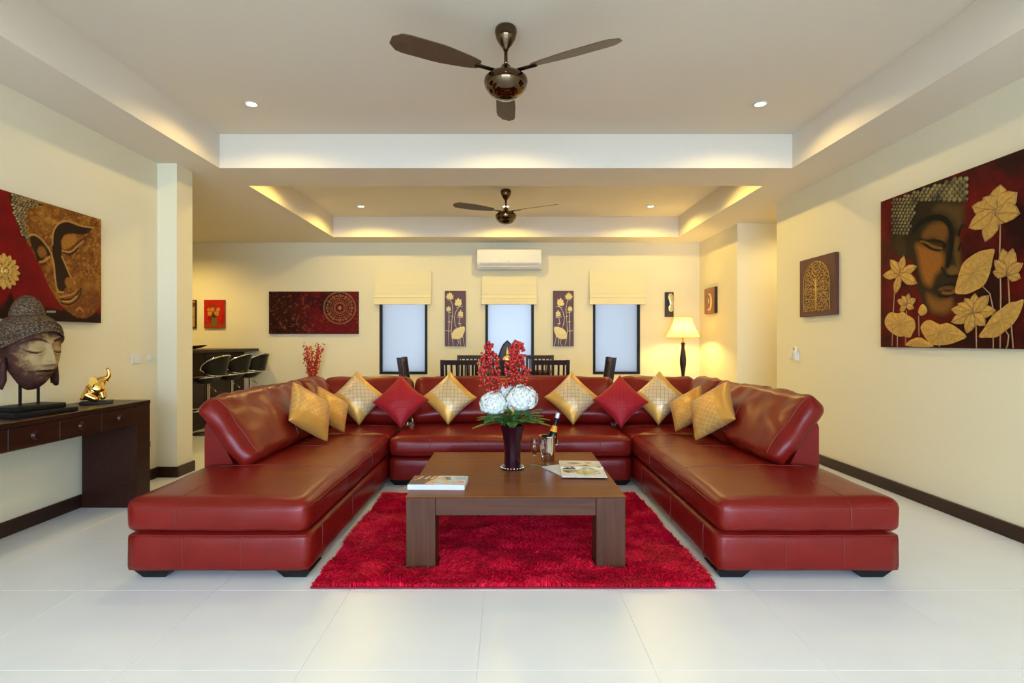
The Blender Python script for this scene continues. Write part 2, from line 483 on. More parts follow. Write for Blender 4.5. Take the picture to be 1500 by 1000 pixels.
m, nt, b = new_mat('frosted_glass'); FROST = m
nt.nodes.remove(b)
trl = nd(nt, 'ShaderNodeBsdfTranslucent'); trl.inputs[0].default_value = (.276, .260, .247, 1)
gl = nd(nt, 'ShaderNodeBsdfGlossy'); gl.inputs['Roughness'].default_value = .25
mxs = nd(nt, 'ShaderNodeMixShader'); mxs.inputs[0].default_value = .05
nt.links.new(trl.outputs[0], mxs.inputs[1]); nt.links.new(gl.outputs[0], mxs.inputs[2])
nt.links.new(mxs.outputs[0], nt.nodes['Material Output'].inputs[0])
for k, (a, b) in enumerate(WIN):
    w = bpy.data.objects.new('window_%d' % (k+1), None); COL.objects.link(w); w['kind'] = 'structure'
    w.location = ((a+b)/2, BY, WZ[0]); w.matrix_basis = Matrix.Translation(w.location)
    t = .042
    for nm, lo, hi in (('window_jamb', (a, BY-.012, WZ[0]), (a+t, BY+.10, WZ[1])), ('window_jamb', (b-t, BY-.012, WZ[0]), (b, BY+.10, WZ[1])),
                       ('window_sill', (a+t, BY-.012, WZ[0]), (b-t, BY+.10, WZ[0]+t)), ('window_head', (a+t, BY-.012, WZ[1]-t), (b-t, BY+.10, WZ[1]))):
        obj(nm, MB().bbox(lo, hi, .004, 1), BLACK, w, world=True)
    obj('pane', MB().box((a+t, BY+.045, WZ[0]+t), (b-t, BY+.053, WZ[1]-t)), FROST, w, world=True)

bh, bt = .10, .018
def bboard(name, segs):
    mb = MB()
    for lo, hi in segs: mb.bbox((lo[0], lo[1], .0), (hi[0], hi[1], bh), .004, 1)
    struct(name, mb, BASEB)
bboard('baseboard_left', [((-WX, FY), (-WX+bt, 5.2-bt)), ((-WX, 5.2-bt), (PX+bt, 5.2)), ((PX, 5.2), (PX+bt, 5.46)), ((-3.55, 5.46), (PX+bt, 5.46+bt))])
bboard('baseboard_right', [((WX-bt, FY), (WX, 6.69)), ((WX-bt, 7.83), (WX, BY-bt))])
bboard('baseboard_back', [((-4.4, BY-bt), (WX, BY))])
bboard('baseboard_corridor', [((4.7-bt, 6.69), (4.7, 7.83)), ((WX, 7.83-bt), (4.7-bt, 7.83))])

# ------------------------------------------------------------------ sofa: three leather units
XM = .04
def side_unit(mir):
    mx = XM if mir else None
    fx = (lambda x: 2*XM-x) if mir else (lambda x: x)
    side = 'right' if mir else 'left'
    t = thing('sofa_unit', 'oxblood leather chaise unit of the sofa, ' + ('by the wall with the tree picture' if mir else 'on the console table side'), 'sofa', (fx(-1.54), 4.4, 0), 0, 'units of the red leather sofa')
    A = -2.035; B = -1.05
    def part(name, mb, mat=LEATHER, smooth=True, **kw): return obj(name, mb, mat, t, smooth, world=True, **kw)
    def cush(name, center, half, r, puff, **kw):
        mb, sm = cushion(center, half, r, puff, mirror=mx, **kw)
        o = part(name, mb)
        for q in sm: obj('seam', q, SEAM, o, True, world=True)
        return o
    # base
    c0 = ((A+B)/2, (2.95+5.93)/2, .1475); h0 = ((B-A)/2, (5.93-2.95)/2, .1025)
    ss = []
    for q in (-.38, .25): ss.append(poly3((q, -1, -.98), (q, -1, .98), n=6))
    for q in (-.86, -.45, .1): ss.append(poly3((1, q, -.98), (1, q, .98), n=6))
    ss.append(poly3((-.97, -1, .93), (.97, -1, .93), n=20))
    cush('base', c0, h0, .022, (0, .002, .004, 0, 0, 0), n=(12, 20, 5), seams=ss, wr=.0025, wf=9)
    # seat cushions
    c1 = ((A+B)/2, (2.925+4.995)/2, .347); h1 = ((B-A)/2-.001, (4.995-2.925)/2, .088)
    ss = []
    ss.append(poly3((.52 if mir else -.42, -1, -.9), (.52 if mir else -.42, -1, 1), (.52 if mir else -.42, -.55, 1), n=8) if not mir else poly3((-.42, -1, -.9), (-.42, -1, 1), (-.42, -.55, 1), n=8))
    ss.append(poly3((-1+.2, -.30, 1), (1, -.30, 1), (1, -.30, -.9), n=14)); ss.append(poly3((-.8, .35, 1), (1, .35, 1), (1, .35, -.9), n=14))
    ss.append(poly3((-.97, -1, .55), (.985, -1, .55), (1, -.97, .55), (1, .98, .55), n=16))
    cush('seat_cushion', c1, h1, .05, (.0, .004, .014, 0, 0, .028), n=(18, 30, 8), seams=ss, wr=.006, wf=5, seed=1, pw=.6)
    c2 = ((A+B)/2, (5.005+5.88)/2, .345); h2 = ((B-A)/2-.001, (5.88-5.005)/2, .086)
    cush('seat_cushion', c2, h2, .05, (0, .0, .0, 0, 0, .026), n=(16, 16, 8), wr=.006, wf=5, seed=2, pw=.6, seams=[poly3((-.9, 0, 1), (.9, 0, 1), n=14)])
    # wooden-framed back panels, leather covered
    prof = [(A, .40), (A, .700), (A+.012, .728), (A+.036, .74), (A+.062, .728), (A+.09, .68), (A+.14, .56), (A+.20, .44), (A+.205, .40)]
    p1 = MB().prism(prof, lambda p: (fx(p[0]), 3.72, p[1]), lambda p: (fx(p[0]), 5.93, p[1]))
    part('side_panel', p1, smooth=40)
    prof2 = [(5.93-(q[0]-A), q[1]) for q in prof]
    part('back_panel', MB().prism(prof2, lambda p: (fx(A+.21), p[0], p[1]), lambda p: (fx(-1.085 if not mir else -1.05), p[0], p[1])), smooth=40)
    # back cushions lean on the panels
    lean = R(36)
    def bc(y0, y1, seed, seams):
        M = Matrix.Rotation(-lean, 4, 'Y')
        cush('back_cushion', (-1.862, (y0+y1)/2, .672), (.078, (y1-y0)/2, .262), .050, (.0, .055, .025, .015, .0, .02), M=M, n=(8, 34, 18), wr=.020, wf=6.5, seed=seed, seams=seams, pw=.7)
    bc(3.66, 5.20, 3+mir, [poly3((1, -.955, -.93), (1, -.955, .97), n=24), poly3((1, -.1, -.95), (1, -.1, 1), (.0, -.1, 1), n=12)])
    bc(5.215, 5.86, 5+mir, [])
    M = Matrix.Rotation(-lean, 4, 'X')
    x0, x1 = -1.93, (-1.092 if mir else -.985)
    cush('back_cushion', ((x0+x1)/2, 5.757, .672), ((x1-x0)/2, .082, .262), .072, (.01, .01, .055, 0, 0, .02), M=M, n=(22, 7, 14), wr=.016, wf=5.5, seed=8+mir, pw=.7,
         seams=[poly3((.1, -1, -.95), (.1, -1, 1), (.1, 0, 1), n=12)])
    for (x, y) in ((A+.125, 3.06), (B-.095, 3.06), (A+.125, 5.75), (B-.10, 5.75)):
        o = -1 if x < -1.5 else 1
        lg = MB(); w, d = .095, .09
        v = [(-w*.62, -d*.75, 0), (w*.62, -d*.75, 0), (w*.62, d, 0), (-w*.62, d, 0), (-w, -d, .046), (w, -d, .046), (w, d, .046), (-w, d, .046)]
        lg.add([(fx(x+p[0]), y+p[1], p[2]) for p in v], [(0,3,2,1),(4,5,6,7),(0,1,5,4),(1,2,6,5),(2,3,7,6),(3,0,4,7)])
        part('leg', lg, BLACK, False)
    return t
side_unit(False); side_unit(True)

t = thing('sofa_unit', 'oxblood leather middle unit of the sofa, behind the coffee table', 'sofa', (XM, 5.4, 0), 0, 'units of the red leather sofa')
def cpart(name, center, half, r, puff, **kw):
    mb, sm = cushion(center, half, r, puff, **kw); o = obj(name, mb, LEATHER, t, True, world=True)
    for q in sm: obj('seam', q, SEAM, o, True, world=True)
A, B = -1.033, 1.113
vs_ = lambda qs, f: [f(q) for q in qs]
cpart('base', ((A+B)/2, (4.87+5.93)/2, .1475), ((B-A)/2, .53, .1025), .022, (0, 0, .004, 0, 0, 0), n=(22, 10, 5), wr=.0025, wf=9,
      seams=[poly3((q, -1, -.98), (q, -1, .98), n=6) for q in (-.55, .2, .7)])
cpart('seat_cushion', ((A+B)/2, (4.845+5.88)/2, .346), ((B-A)/2-.002, .5175, .088), .05, (0, 0, .014, 0, 0, .026), n=(30, 16, 8), wr=.006, wf=5, seed=4, pw=.6,
      seams=[poly3((q, -1, -.9), (q, -1, 1), (q, .8, 1), n=10) for q in (-.66, -.26, .74)]+[poly3((-.97, -1, .55), (.97, -1, .55), n=30)])
prof2 = [(5.93, .40), (5.93, .70), (5.918, .728), (5.894, .74), (5.868, .728), (5.84, .68), (5.79, .56), (5.73, .44), (5.725, .40)]
obj('back_panel', MB().prism(prof2, lambda p: (-.965, p[0], p[1]), lambda p: (1.122, p[0], p[1])), LEATHER, t, 40, world=True)
M36 = Matrix.Rotation(-R(36), 4, 'X')
cpart('back_cushion', (.0915, 5.757, .672), (1.047, .082, .262), .072, (.01, .01, .055, 0, 0, .02), M=M36, n=(40, 7, 14), wr=.014, wf=5.0, seed=12, pw=.7,
      seams=[poly3((q, -1, -.95), (q, -1, 1), (q, 0, 1), n=12) for q in (-.31, .26)])
for x in (A+.10, B-.10):
    for y in (4.98, 5.80):
        w, d = .095, .09
        v = [(-w*.62, -d*.75, 0), (w*.62, -d*.75, 0), (w*.62, d, 0), (-w*.62, d, 0), (-w, -d, .046), (w, -d, .046), (w, d, .046), (-w, d, .046)]
        obj('leg', MB().add([(x+p[0], y+p[1], p[2]) for p in v], [(0,3,2,1),(4,5,6,7),(0,1,5,4),(1,2,6,5),(2,3,7,6),(3,0,4,7)]), BLACK, t, world=True)

# ------------------------------------------------------------------ pillows
def pillow_mesh(S=.40, T=.092, n=26):
    a = np.linspace(-1, 1, n+1); V = []; UV = []; F = []
    def pt(u, v, sg):
        k = .085; h = S/2
        x = u*h*(1-k*(1-v*v)); y = v*h*(1-k*(1-u*u))
        z = T*((1-u*u)*(1-v*v))**.42
        z += .006*noise.noise(Vector((u*3, v*3, sg*2.0)))*(1-u*u)*(1-v*v)
        z += .004*math.sin(9*math.atan2(v, u))*min(1, (u*u+v*v))*(1-u*u)*(1-v*v)
        return (x, y, sg*z)
    idx = {}
    for sg in (1, -1):
        for i in range(n+1):
            for j in range(n+1):
                if sg == -1 and (i in (0, n) or j in (0, n)): idx[(sg, i, j)] = idx[(1, i, j)]; continue
                idx[(sg, i, j)] = len(V); V.append(pt(math.sin(a[i]*PI/2)*.4+a[i]*.6, math.sin(a[j]*PI/2)*.4+a[j]*.6, sg)); UV.append((a[i], a[j]))
        for i in range(n):
            for j in range(n):
                q = [idx[(sg, i, j)], idx[(sg, i+1, j)], idx[(sg, i+1, j+1)], idx[(sg, i, j+1)]]
                F.append(q if sg == 1 else q[::-1])
    me = bpy.data.meshes.new('pillow'); me.from_pydata(V, [], F)
    ul = me.uv_layers.new(name='UV')
    for l in me.loops: ul.data[l.index].uv = UV[l.vertex_index]
    me.polygons.foreach_set('use_smooth', [True]*len(me.polygons))
    return me
PM = pillow_mesh()
def pillow(label, mat, x, y, z, yaw, tilt, roll=45, s=1.0, flip=1):
    """local +Z of the mesh is the face; stood on a corner, face turned to yaw (0 = towards the camera, + = to image right)"""
    me = PM if mat is None else PM.copy(); me.materials.clear(); me.materials.append(mat)
    o = bpy.data.objects.new('throw_pillow', me); COL.objects.link(o)
    tag(o, label, 'pillow', 'silk throw pillows on the sofa')
    # face up (Z) -> towards camera (-Y): rotate X by +90
    M = Matrix.Translation((x, y, z)) @ Matrix.Rotation(R(yaw), 4, 'Z') @ Matrix.Rotation(R(-tilt), 4, 'X') @ Matrix.Rotation(R(90), 4, 'X') @ Matrix.Rotation(R(roll), 4, 'Z') @ Matrix.Scale(s*flip, 4, (1,0,0)) @ Matrix.Scale(s, 4, (0,1,0)) @ Matrix.Scale(s, 4, (0,0,1))
    o.matrix_basis = M
    return o
SZ = .462
pillow('gold silk pillow on the left chaise, nearest to its open end', SILK_G, -1.591, 4.475, 0.709, 73, 30, 52, 1.0)
pillow('small gold silk pillow between the nearer gold one and the corner, left chaise', SILK_G, -1.584, 4.986, 0.667, 64, 34, 50, .88)
pillow('pale gold lattice pillow in the corner behind the left chaise', SILK_P, -1.471, 5.481, 0.721, 22, 22, 45)
pillow('red silk pillow between two gold ones, left of the flowers', SILK_R, -1.033, 5.419, 0.694, 6, 24, 47, .97, -1)
pillow('gold lattice pillow between the red pillow and the bouquet, left of the flowers', SILK_P, -0.567, 5.520, 0.717, 0, 24, 45)
pillow('gold pillow hidden behind the bouquet with only its corners showing', SILK_G, 0.060, 5.510, 0.709, 0, 30, 45, .97)
pillow('gold lattice pillow standing right of the bouquet above the champagne bottle', SILK_P, 0.665, 5.520, 0.717, 0, 24, 44)
pillow('red silk pillow between two gold ones, right of the champagne bottle', SILK_R, 1.128, 5.420, 0.695, -4, 24, 43, .97)
pillow('pale gold lattice pillow in the corner behind the right chaise', SILK_P, 1.528, 5.500, 0.720, -18, 22, 45)
pillow('small gold silk pillow between the corner and the nearer gold one, right chaise', SILK_G, 1.655, 4.999, 0.673, -62, 34, 40, .88, -1)
pillow('gold silk pillow on the right chaise, nearest to its open end', SILK_G, 1.684, 4.505, 0.714, -69, 30, 38, 1.0, -1)

# ------------------------------------------------------------------ shag rug
RX0, RX1, RY0, RY1 = -1.03, 1.105, 2.835, 4.60
RUGB = plain('rug_backing', (.22, .002, .012), .9)
rug = thing('shag_rug', 'deep red shaggy rug under the coffee table', 'rug', ((RX0+RX1)/2, (RY0+RY1)/2, 0))
obj('backing', MB().bbox((RX0+.015, RY0+.015, 0), (RX1-.015, RY1-.015, .010), .004, 1), RUGB, rug, world=True)
m, nt, b = new_mat('rug_pile'); PILE = m
at = nd(nt, 'ShaderNodeVertexColor', layer_name='Col'); nt.links.new(at.outputs[0], b.inputs['Base Color'])
b.inputs['Roughness'].default_value = .55; b.inputs['Sheen Weight'].default_value = .3; b.inputs['Sheen Tint'].default_value = (1, .05, .12, 1)
b.inputs['Specular IOR Level'].default_value = .25
TB = (-.561, .672, 3.08, 4.31)      # coffee table footprint
N = 125000
px = rng.uniform(RX0+.02, RX1-.02, N); py = rng.uniform(RY0+.02, RY1-.02, N)
ok = np.ones(N, bool)
for lx in (TB[0], TB[1]-.164):
    for ly in (TB[2], TB[3]-.164):
        ok &= ~((px > lx-.012) & (px < lx+.176) & (py > ly-.012) & (py < ly+.176))
px, py = px[ok], py[ok]; N = len(px)
gp = Paint(0, 1, 0, 1, .5); gp.u, gp.v = px+2, py*1.3
l1 = gp.noise(4.5, 21, 3); l2 = gp.noise(4.0, 31, 3)
ang = l2*9+rng.normal(0, .5, N); lean = .008+.038*np.clip((l1-.3)*2.2, 0, 1)+rng.normal(0, .004, N)
tx = px+np.cos(ang)*lean; ty = py+np.sin(ang)*lean; ok = np.ones(N, bool)
for lx in (TB[0], TB[1]-.164):
    for ly in (TB[2], TB[3]-.164): ok &= ~((tx > lx-.004) & (tx < lx+.168) & (ty > ly-.004) & (ty < ly+.168))
px, py, ang, lean = px[ok], py[ok], ang[ok], lean[ok]; N = len(px)
H = rng.uniform(.024, .036, N); tx = px+np.cos(ang)*lean; ty = py+np.sin(ang)*lean
w = rng.uniform(.0022, .0036, N); wa = rng.uniform(0, 2*PI, N); ox = np.cos(wa)*w; oy = np.sin(wa)*w
mx_ = (px+tx)/2-np.cos(ang)*.003; my_ = (py+ty)/2-np.sin(ang)*.003
co = np.empty((N, 5, 3)); z0 = .009
co[:, 0] = np.stack([px-ox, py-oy, np.full(N, z0)], -1); co[:, 1] = np.stack([px+ox, py+oy, np.full(N, z0)], -1)
co[:, 2] = np.stack([mx_+ox, my_+oy, z0+H*.6], -1); co[:, 3] = np.stack([mx_-ox, my_-oy, z0+H*.6], -1)
co[:, 4] = np.stack([tx, ty, z0+H*.95-lean*.25], -1)
me = bpy.data.meshes.new('pile'); nl = N*7
me.vertices.add(N*5); me.vertices.foreach_set('co', co.astype('f').ravel())
me.loops.add(nl); base = np.arange(N)*5
li = np.stack([base, base+1, base+2, base+3, base+3, base+2, base+4], -1).ravel()
me.loops.foreach_set('vertex_index', li.astype('i'))
me.polygons.add(N*2); me.polygons.foreach_set('loop_start', np.stack([np.arange(N)*7, np.arange(N)*7+4], -1).ravel().astype('i'))
me.polygons.foreach_set('loop_total', np.tile([4, 3], N).astype('i'))
me.update(calc_edges=True)
cc = np.empty((N, 5, 4), 'f'); tone = rng.uniform(.75, 1.2, N)
cc[..., 0] = (.74*tone)[:, None]; cc[..., 1] = (.003*tone)[:, None]; cc[..., 2] = (.032*tone)[:, None]; cc[..., 3] = 1
ca = me.color_attributes.new('Col', 'FLOAT_COLOR', 'POINT'); ca.data.foreach_set('color', cc.ravel())
po_ = bpy.data.objects.new('pile', me); COL.objects.link(po_); me.materials.append(PILE); po_.parent = rug; po_['kind'] = 'stuff'
me.transform(chain_inv(rug))

# ------------------------------------------------------------------ coffee table
TZ = .414
ct = thing('coffee_table', 'large square dark walnut coffee table on the red rug', 'table', ((TB[0]+TB[1])/2, (TB[2]+TB[3])/2, 0))
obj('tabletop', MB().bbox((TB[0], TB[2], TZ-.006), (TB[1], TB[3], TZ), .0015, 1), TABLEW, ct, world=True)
L = .164
for lx in (TB[0]+.002, TB[1]-L-.002):
    for ly in (TB[2]+.002, TB[3]-L-.002):
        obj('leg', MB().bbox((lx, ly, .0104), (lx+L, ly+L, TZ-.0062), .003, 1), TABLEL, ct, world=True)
for ly in (TB[2]+.004, TB[3]-.034):
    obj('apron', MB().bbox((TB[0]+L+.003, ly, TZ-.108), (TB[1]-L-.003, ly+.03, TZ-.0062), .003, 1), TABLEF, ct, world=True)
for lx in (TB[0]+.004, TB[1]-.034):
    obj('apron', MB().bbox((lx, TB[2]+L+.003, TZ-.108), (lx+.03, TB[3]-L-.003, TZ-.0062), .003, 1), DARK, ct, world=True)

# ------------------------------------------------------------------ vase and bouquet on the coffee table
VX, VY = .045, 3.76
m, nt, b = new_mat('plum_glass'); b.inputs['Base Color'].default_value = (.022, .002, .006, 1); b.inputs['Roughness'].default_value = .07
b.inputs['Specular IOR Level'].default_value = .35; PLUM = m
va = thing('vase', 'tall dark plum glass vase on the coffee table', 'vase', (VX, VY, TZ))
prof = [(.052, .012), (.055, .03), (.053, .09), (.057, .17), (.066, .24), (.082, .295), (.078, .296), (.062, .24), (.052, .17), (.048, .09), (.02, .04), (0, .04)]
mb = MB()
seg = 40; v = []; f = []
for i, (r, z) in enumerate(prof):
    for k in range(seg):
        w_ = 2*PI*k/seg; rr = r*(1+.035*math.cos(10*w_)*(1 if i < 6 else 0)); v.append((rr*math.cos(w_), rr*math.sin(w_), z))
for i in range(len(prof)-1):
    for k in range(seg): f.append((i*seg+k, i*seg+(k+1) % seg, (i+1)*seg+(k+1) % seg, (i+1)*seg+k))
obj('body', mb.add(v, f), PLUM, va, 40)
obj('foot', MB().lathe([(0, 0), (.078, 0), (.080, .006), (.074, .012), (.055, .014), (0, .014)], 32), PLUM, va, 40)
bd = MB()
for k in range(22):
    w_ = 2*PI*k/22; bd.ball((.076*math.cos(w_), .076*math.sin(w_), .012), .0065, 7, 5)
obj('beading', bd, CHROME, va, True)

GREEN = plain('fern_green', (.13, .30, .045), .5, var=.45, scale=25, Subsurface_Weight=0.0)
LEAFG = plain('leaf_green', (.045, .15, .055), .42, var=.35, scale=18)
STEMG = plain('stem_green', (.06, .10, .03), .6)
PETAL = plain('white_petal', (.74, .74, .68), .6, var=.05, scale=60)
BERRY = plain('red_berry', (.56, .012, .012), .22, var=.35, scale=50, Coat_Weight=.4)
def leaf(mb, p, d, L, W, droop=.2, up=Vector((0,0,1)), n=5):
    p = Vector(p); d = Vector(d).normalized(); s = d.cross(up); s = s.normalized() if s.length > 1e-4 else Vector((1,0,0)); nn = s.cross(d)
    v = []; f = []
    for i in range(n+1):
        t_ = i/n; c_ = p+d*(L*t_)-Vector((0,0,1))*(droop*L*t_*t_); w_ = W*math.sin(PI*min(1, t_*.93+.07))**.8*(1-t_*.25)
        if i == n: w_ = W*.03
        v += [tuple(c_-s*w_+nn*w_*.25), tuple(c_), tuple(c_+s*w_+nn*w_*.25)]
    for i in range(n):
        a = i*3; f += [(a, a+1, a+4, a+3), (a+1, a+2, a+5, a+4)]
    mb.add(v, f)
VT = Vector((VX, VY, TZ+.27))
fern = thing('fern_bunch', 'bunch of green fern fronds spreading over the vase rim', 'fern', tuple(VT))
for k in range(34):
    a = 2*PI*k/34+random.uniform(-.12, .12); L_ = random.uniform(.19, .26); el = random.uniform(.30, 1.1)
    if abs(math.cos(a)) > .6: L_ *= 1.08; el *= .8
    d = Vector((math.cos(a)*math.cos(el), math.sin(a)*math.cos(el), math.sin(el)))
    mb = MB(); P = []
    for i in range(13):
        t_ = i/12; P.append(VT+Vector((math.cos(a)*.03, math.sin(a)*.03, .035))+d*(L_*t_)-Vector((0,0,1))*(L_*.36*t_*t_))
    mb.tube(P, [.0024*(1-.7*i/12) for i in range(13)], 4)
    for i in range(1, 13):
        tg = (P[min(i+1, 12)]-P[i-1]).normalized(); s = tg.cross(Vector((0,0,1))).normalized()
        for sg in (-1, 1):
            l_ = .046*math.sin(PI*(i/12)**.8*.9+.22)+.008
            leaf(mb, P[i], s*sg+tg*.75+Vector((0, 0, .15)), l_, .0115, .25, n=2)
    obj('frond', mb, GREEN, fern, True, world=True, fixn=False)
def hydrangea(name, label, c, r, flat):
    h = thing(name, label, 'flower', c, 0, 'white hydrangeas in the plum vase')
    fl_ = MB(); C = Vector(c); n = 150
    for i in range(n):
        zz = 1-1.55*(i+.5)/n; th = i*2.39996; rr = math.sqrt(max(0, 1-zz*zz))
        d = Vector((rr*math.cos(th), rr*math.sin(th), zz)); jit = random.uniform(.88, 1.10)+.05*math.sin(th*3)*math.cos(zz*5)
        q = C+Vector((d.x, d.y, d.z*flat))*r*jit
        a = d.orthogonal().normalized(); b_ = d.cross(a); ro = random.uniform(0, PI)
        for k in range(4):
            w_ = ro+k*PI/2; e = a*math.cos(w_)+b_*math.sin(w_); s_ = d.cross(e); R_ = .0175
            fl_.add([tuple(q), tuple(q+e*R_*.6+s_*R_*.58+d*.005), tuple(q+e*R_*1.15+d*.001), tuple(q+e*R_*.6-s_*R_*.58+d*.005)], [(0, 1, 2, 3)])
    fl_.ball(tuple(C), r*.93, 16, 10, (1, 1, flat))
    obj('petals', fl_, PETAL, h, False, world=True, kind='stuff', fixn=False)
    st = MB().tube([tuple(C), tuple((C+VT)/2+Vector((0, 0, -.01))), (VX+(c[0]-VX)*.2, VY+(c[1]-VY)*.2, TZ+.16)], .004, 6)
    obj('stem', st, STEMG, h, True, world=True)
    for k in range(4):
        a = 2*PI*k/4+.4+r*20; lf = MB()
        leaf(lf, C+Vector((0, -.005, -r*flat*.72)), (math.cos(a), math.sin(a)*.7-.35, -.55), .11, .030, .25)
        obj('leaf', lf, LEAFG, h, True, world=True, fixn=False)
hydrangea('hydrangea', 'white hydrangea head in the vase, lower left one', (-.078, 3.72, .860), .094, .84)
hydrangea('hydrangea', 'white hydrangea head in the vase, the large one under the right berry spray', (.103, 3.72, .893), .104, .84)
hydrangea('hydrangea', 'small white hydrangea head between the two large ones', (.012, 3.80, .925), .065, .8)
def berry_spray(label, base, tip, lean, n, wid):
    b_ = thing('berry_spray', label, 'berries', base, 0, 'sprays of red berries in the plum vase')
    B0, T0 = Vector(base), Vector(tip); P = []
    for i in range(15):
        t_ = i/14; P.append(B0.lerp(T0, t_)+Vector((lean*math.sin(PI*t_), 0, 0)))
    obj('stem', MB().tube(P, [.0035*(1-.6*i/14) for i in range(15)], 5), STEMG, b_, True, world=True)
    bm_ = MB(); tw = MB()
    for k in range(n):
        t_ = .20+.80*(k/n)**.92; q = P[min(13, int(t_*14))].lerp(P[min(14, int(t_*14)+1)], t_*14 % 1)
        wdt = wid*(.40+.80*math.sin(PI*min(1, t_*.92+.06))**1.3+.12*math.sin(t_*19+base[0]*50)); a = random.uniform(0, 2*PI); rr = wdt*math.sqrt(random.random())
        e = q+Vector((math.cos(a)*rr, math.sin(a)*rr*.8, random.uniform(-.015, .02)))
        bm_.ball(tuple(e), random.uniform(.0090, .0118), 7, 5)
        if k % 2 == 0: tw.tube([tuple(q-Vector((0,0,.015))), tuple(e)], .0009, 3)
    obj('berries', bm_, BERRY, b_, True, world=True, kind='stuff', fixn=False)
    obj('twigs', tw, STEMG, b_, True, world=True, kind='stuff')
    for k in range(9):
        t_ = [.12, .22, .34, .45, .55, .66, .78, .9, .99][k]; q = P[int(t_*14)]; a = k*2.4+.5; lf = MB()
        leaf(lf, q, (math.cos(a), math.sin(a)*.6-.2, .35), .055, .014, .2, n=4)
        obj('leaf', lf, LEAFG, b_, True, world=True, fixn=False)
berry_spray('upright spray of red berries in the vase, over the lower left hydrangea', (.005, 3.77, .78), (-.115, 3.74, 1.262), -.050, 240, .072)
berry_spray('taller fuller spray of red berries in the vase, over the large right hydrangea', (.06, 3.79, .78), (.075, 3.76, 1.272), .004, 320, .078)

# ------------------------------------------------------------------ champagne, flutes, magazines
BX, BYY = .305, 4.00
bk = thing('ice_bucket', 'polished steel ice bucket holding the champagne bottle', 'bucket', (BX, BYY, TZ))
obj('body', MB().lathe([(0, 0), (.047, 0), (.050, .004), (.054, .09), (.060, .172), (.064, .178), (.062, .183), (.057, .18), (.051, .09), (.046, .01), (0, .01)], 32), CHROME, bk, 40)
obj('ring_handle', MB().tube([(.060+.012*math.sin(2*PI*k/12), .012*math.cos(2*PI*k/12)-.0, .135+.018*math.cos(2*PI*k/12+.0)) for k in range(12)], .0025, 6, closed=True), CHROME, bk, True)
BOTG = plain('black_bottle_glass', (.006, .009, .006), .08)
bo = thing('champagne_bottle', 'black champagne bottle with an orange collar leaning in the ice bucket', 'bottle', (BX+.004, BYY, TZ+.014))
bo.rotation_euler = (R(-2), R(14), 0)
bo.location = (BX-.006, BYY, TZ+.024)
bo.matrix_basis = Matrix.Translation(bo.location) @ Matrix.Rotation(R(14), 4, 'Y')
obj('glass', MB().lathe([(0, 0), (.036, 0), (.039, .006), (.039, .135), (.036, .165), (.027, .195), (.0185, .225), (.0145, .25), (.0145, .26), (0, .26)], 28), BOTG, bo, 40)
obj('collar_label', MB().lathe([(.0275, .196), (.0192, .225), (.0165, .238), (.0145, .24), (.0145, .20)], 28), plain('orange_label', (.75, .30, .02), .4), bo, 40, label='orange neck label')
obj('neck_foil', MB().lathe([(.0155, .238), (.0155, .285), (.0165, .290), (.0165, .296), (.0, .296)], 24), plain('black_foil', (.02, .02, .025), .3, .6), bo, 40)
obj('cork_cap', MB().lathe([(.0155, .296), (.0165, .30), (.0160, .325), (.012, .333), (0, .335)], 24), plain('silver_foil', (.75, .75, .80), .35, .5), bo, 40, label='silver foil cap')
m, nt, b = new_mat('clear_glass'); b.inputs['Transmission Weight'].default_value = 1; b.inputs['Roughness'].default_value = .0; b.inputs['IOR'].default_value = 1.45; GLASS = m
m, nt, b = new_mat('champagne'); b.inputs['Base Color'].default_value = (.92, .66, .48, 1); b.inputs['Transmission Weight'].default_value = 1; b.inputs['IOR'].default_value = 1.33; b.inputs['Roughness'].default_value = 0; CHAMP = m
fl0 = thing('champagne_flute', 'champagne flute standing nearer the vase', 'glass', (.200, 3.87, TZ), 0, 'champagne flutes beside the ice bucket')
obj('bowl', MB().lathe([(.0035, .062), (.010, .072), (.021, .10), (.0255, .14), (.0235, .185), (.0222, .185), (.0242, .14), (.0195, .10), (.009, .076), (0, .071)], 24), GLASS, fl0, 50)
obj('stem', MB().lathe([(.004, .004), (.0035, .03), (.0035, .0618)], 12), GLASS, fl0, 50)
obj('foot', MB().lathe([(0, 0), (.031, 0), (.031, .0015), (.006, .0038), (0, .004)], 24), GLASS, fl0, 50)
obj('champagne', MB().lathe([(0, .0715), (.0088, .0768), (.0190, .10), (.0237, .14), (.0233, .152), (0, .152)], 24), CHAMP, fl0, 50)
fl1 = copy_tree(fl0); fl1.location = (.258, 3.835, TZ); fl1['label'] = 'champagne flute standing in front of the ice bucket'

PRINT = vcol('glossy_print', .25, .5)
PAPER = plain('paper_edge', (.64, .65, .65), .6, var=.06, scale=200)
def page(name, parent, w, d, paintf, zf, step=.004):
    p = Paint(-w/2, w/2, -d/2, d/2, step); paintf(p)
    return p.build(name, PRINT, lambda u, v, h: (u, v, zf(u, v)), parent, world=False)
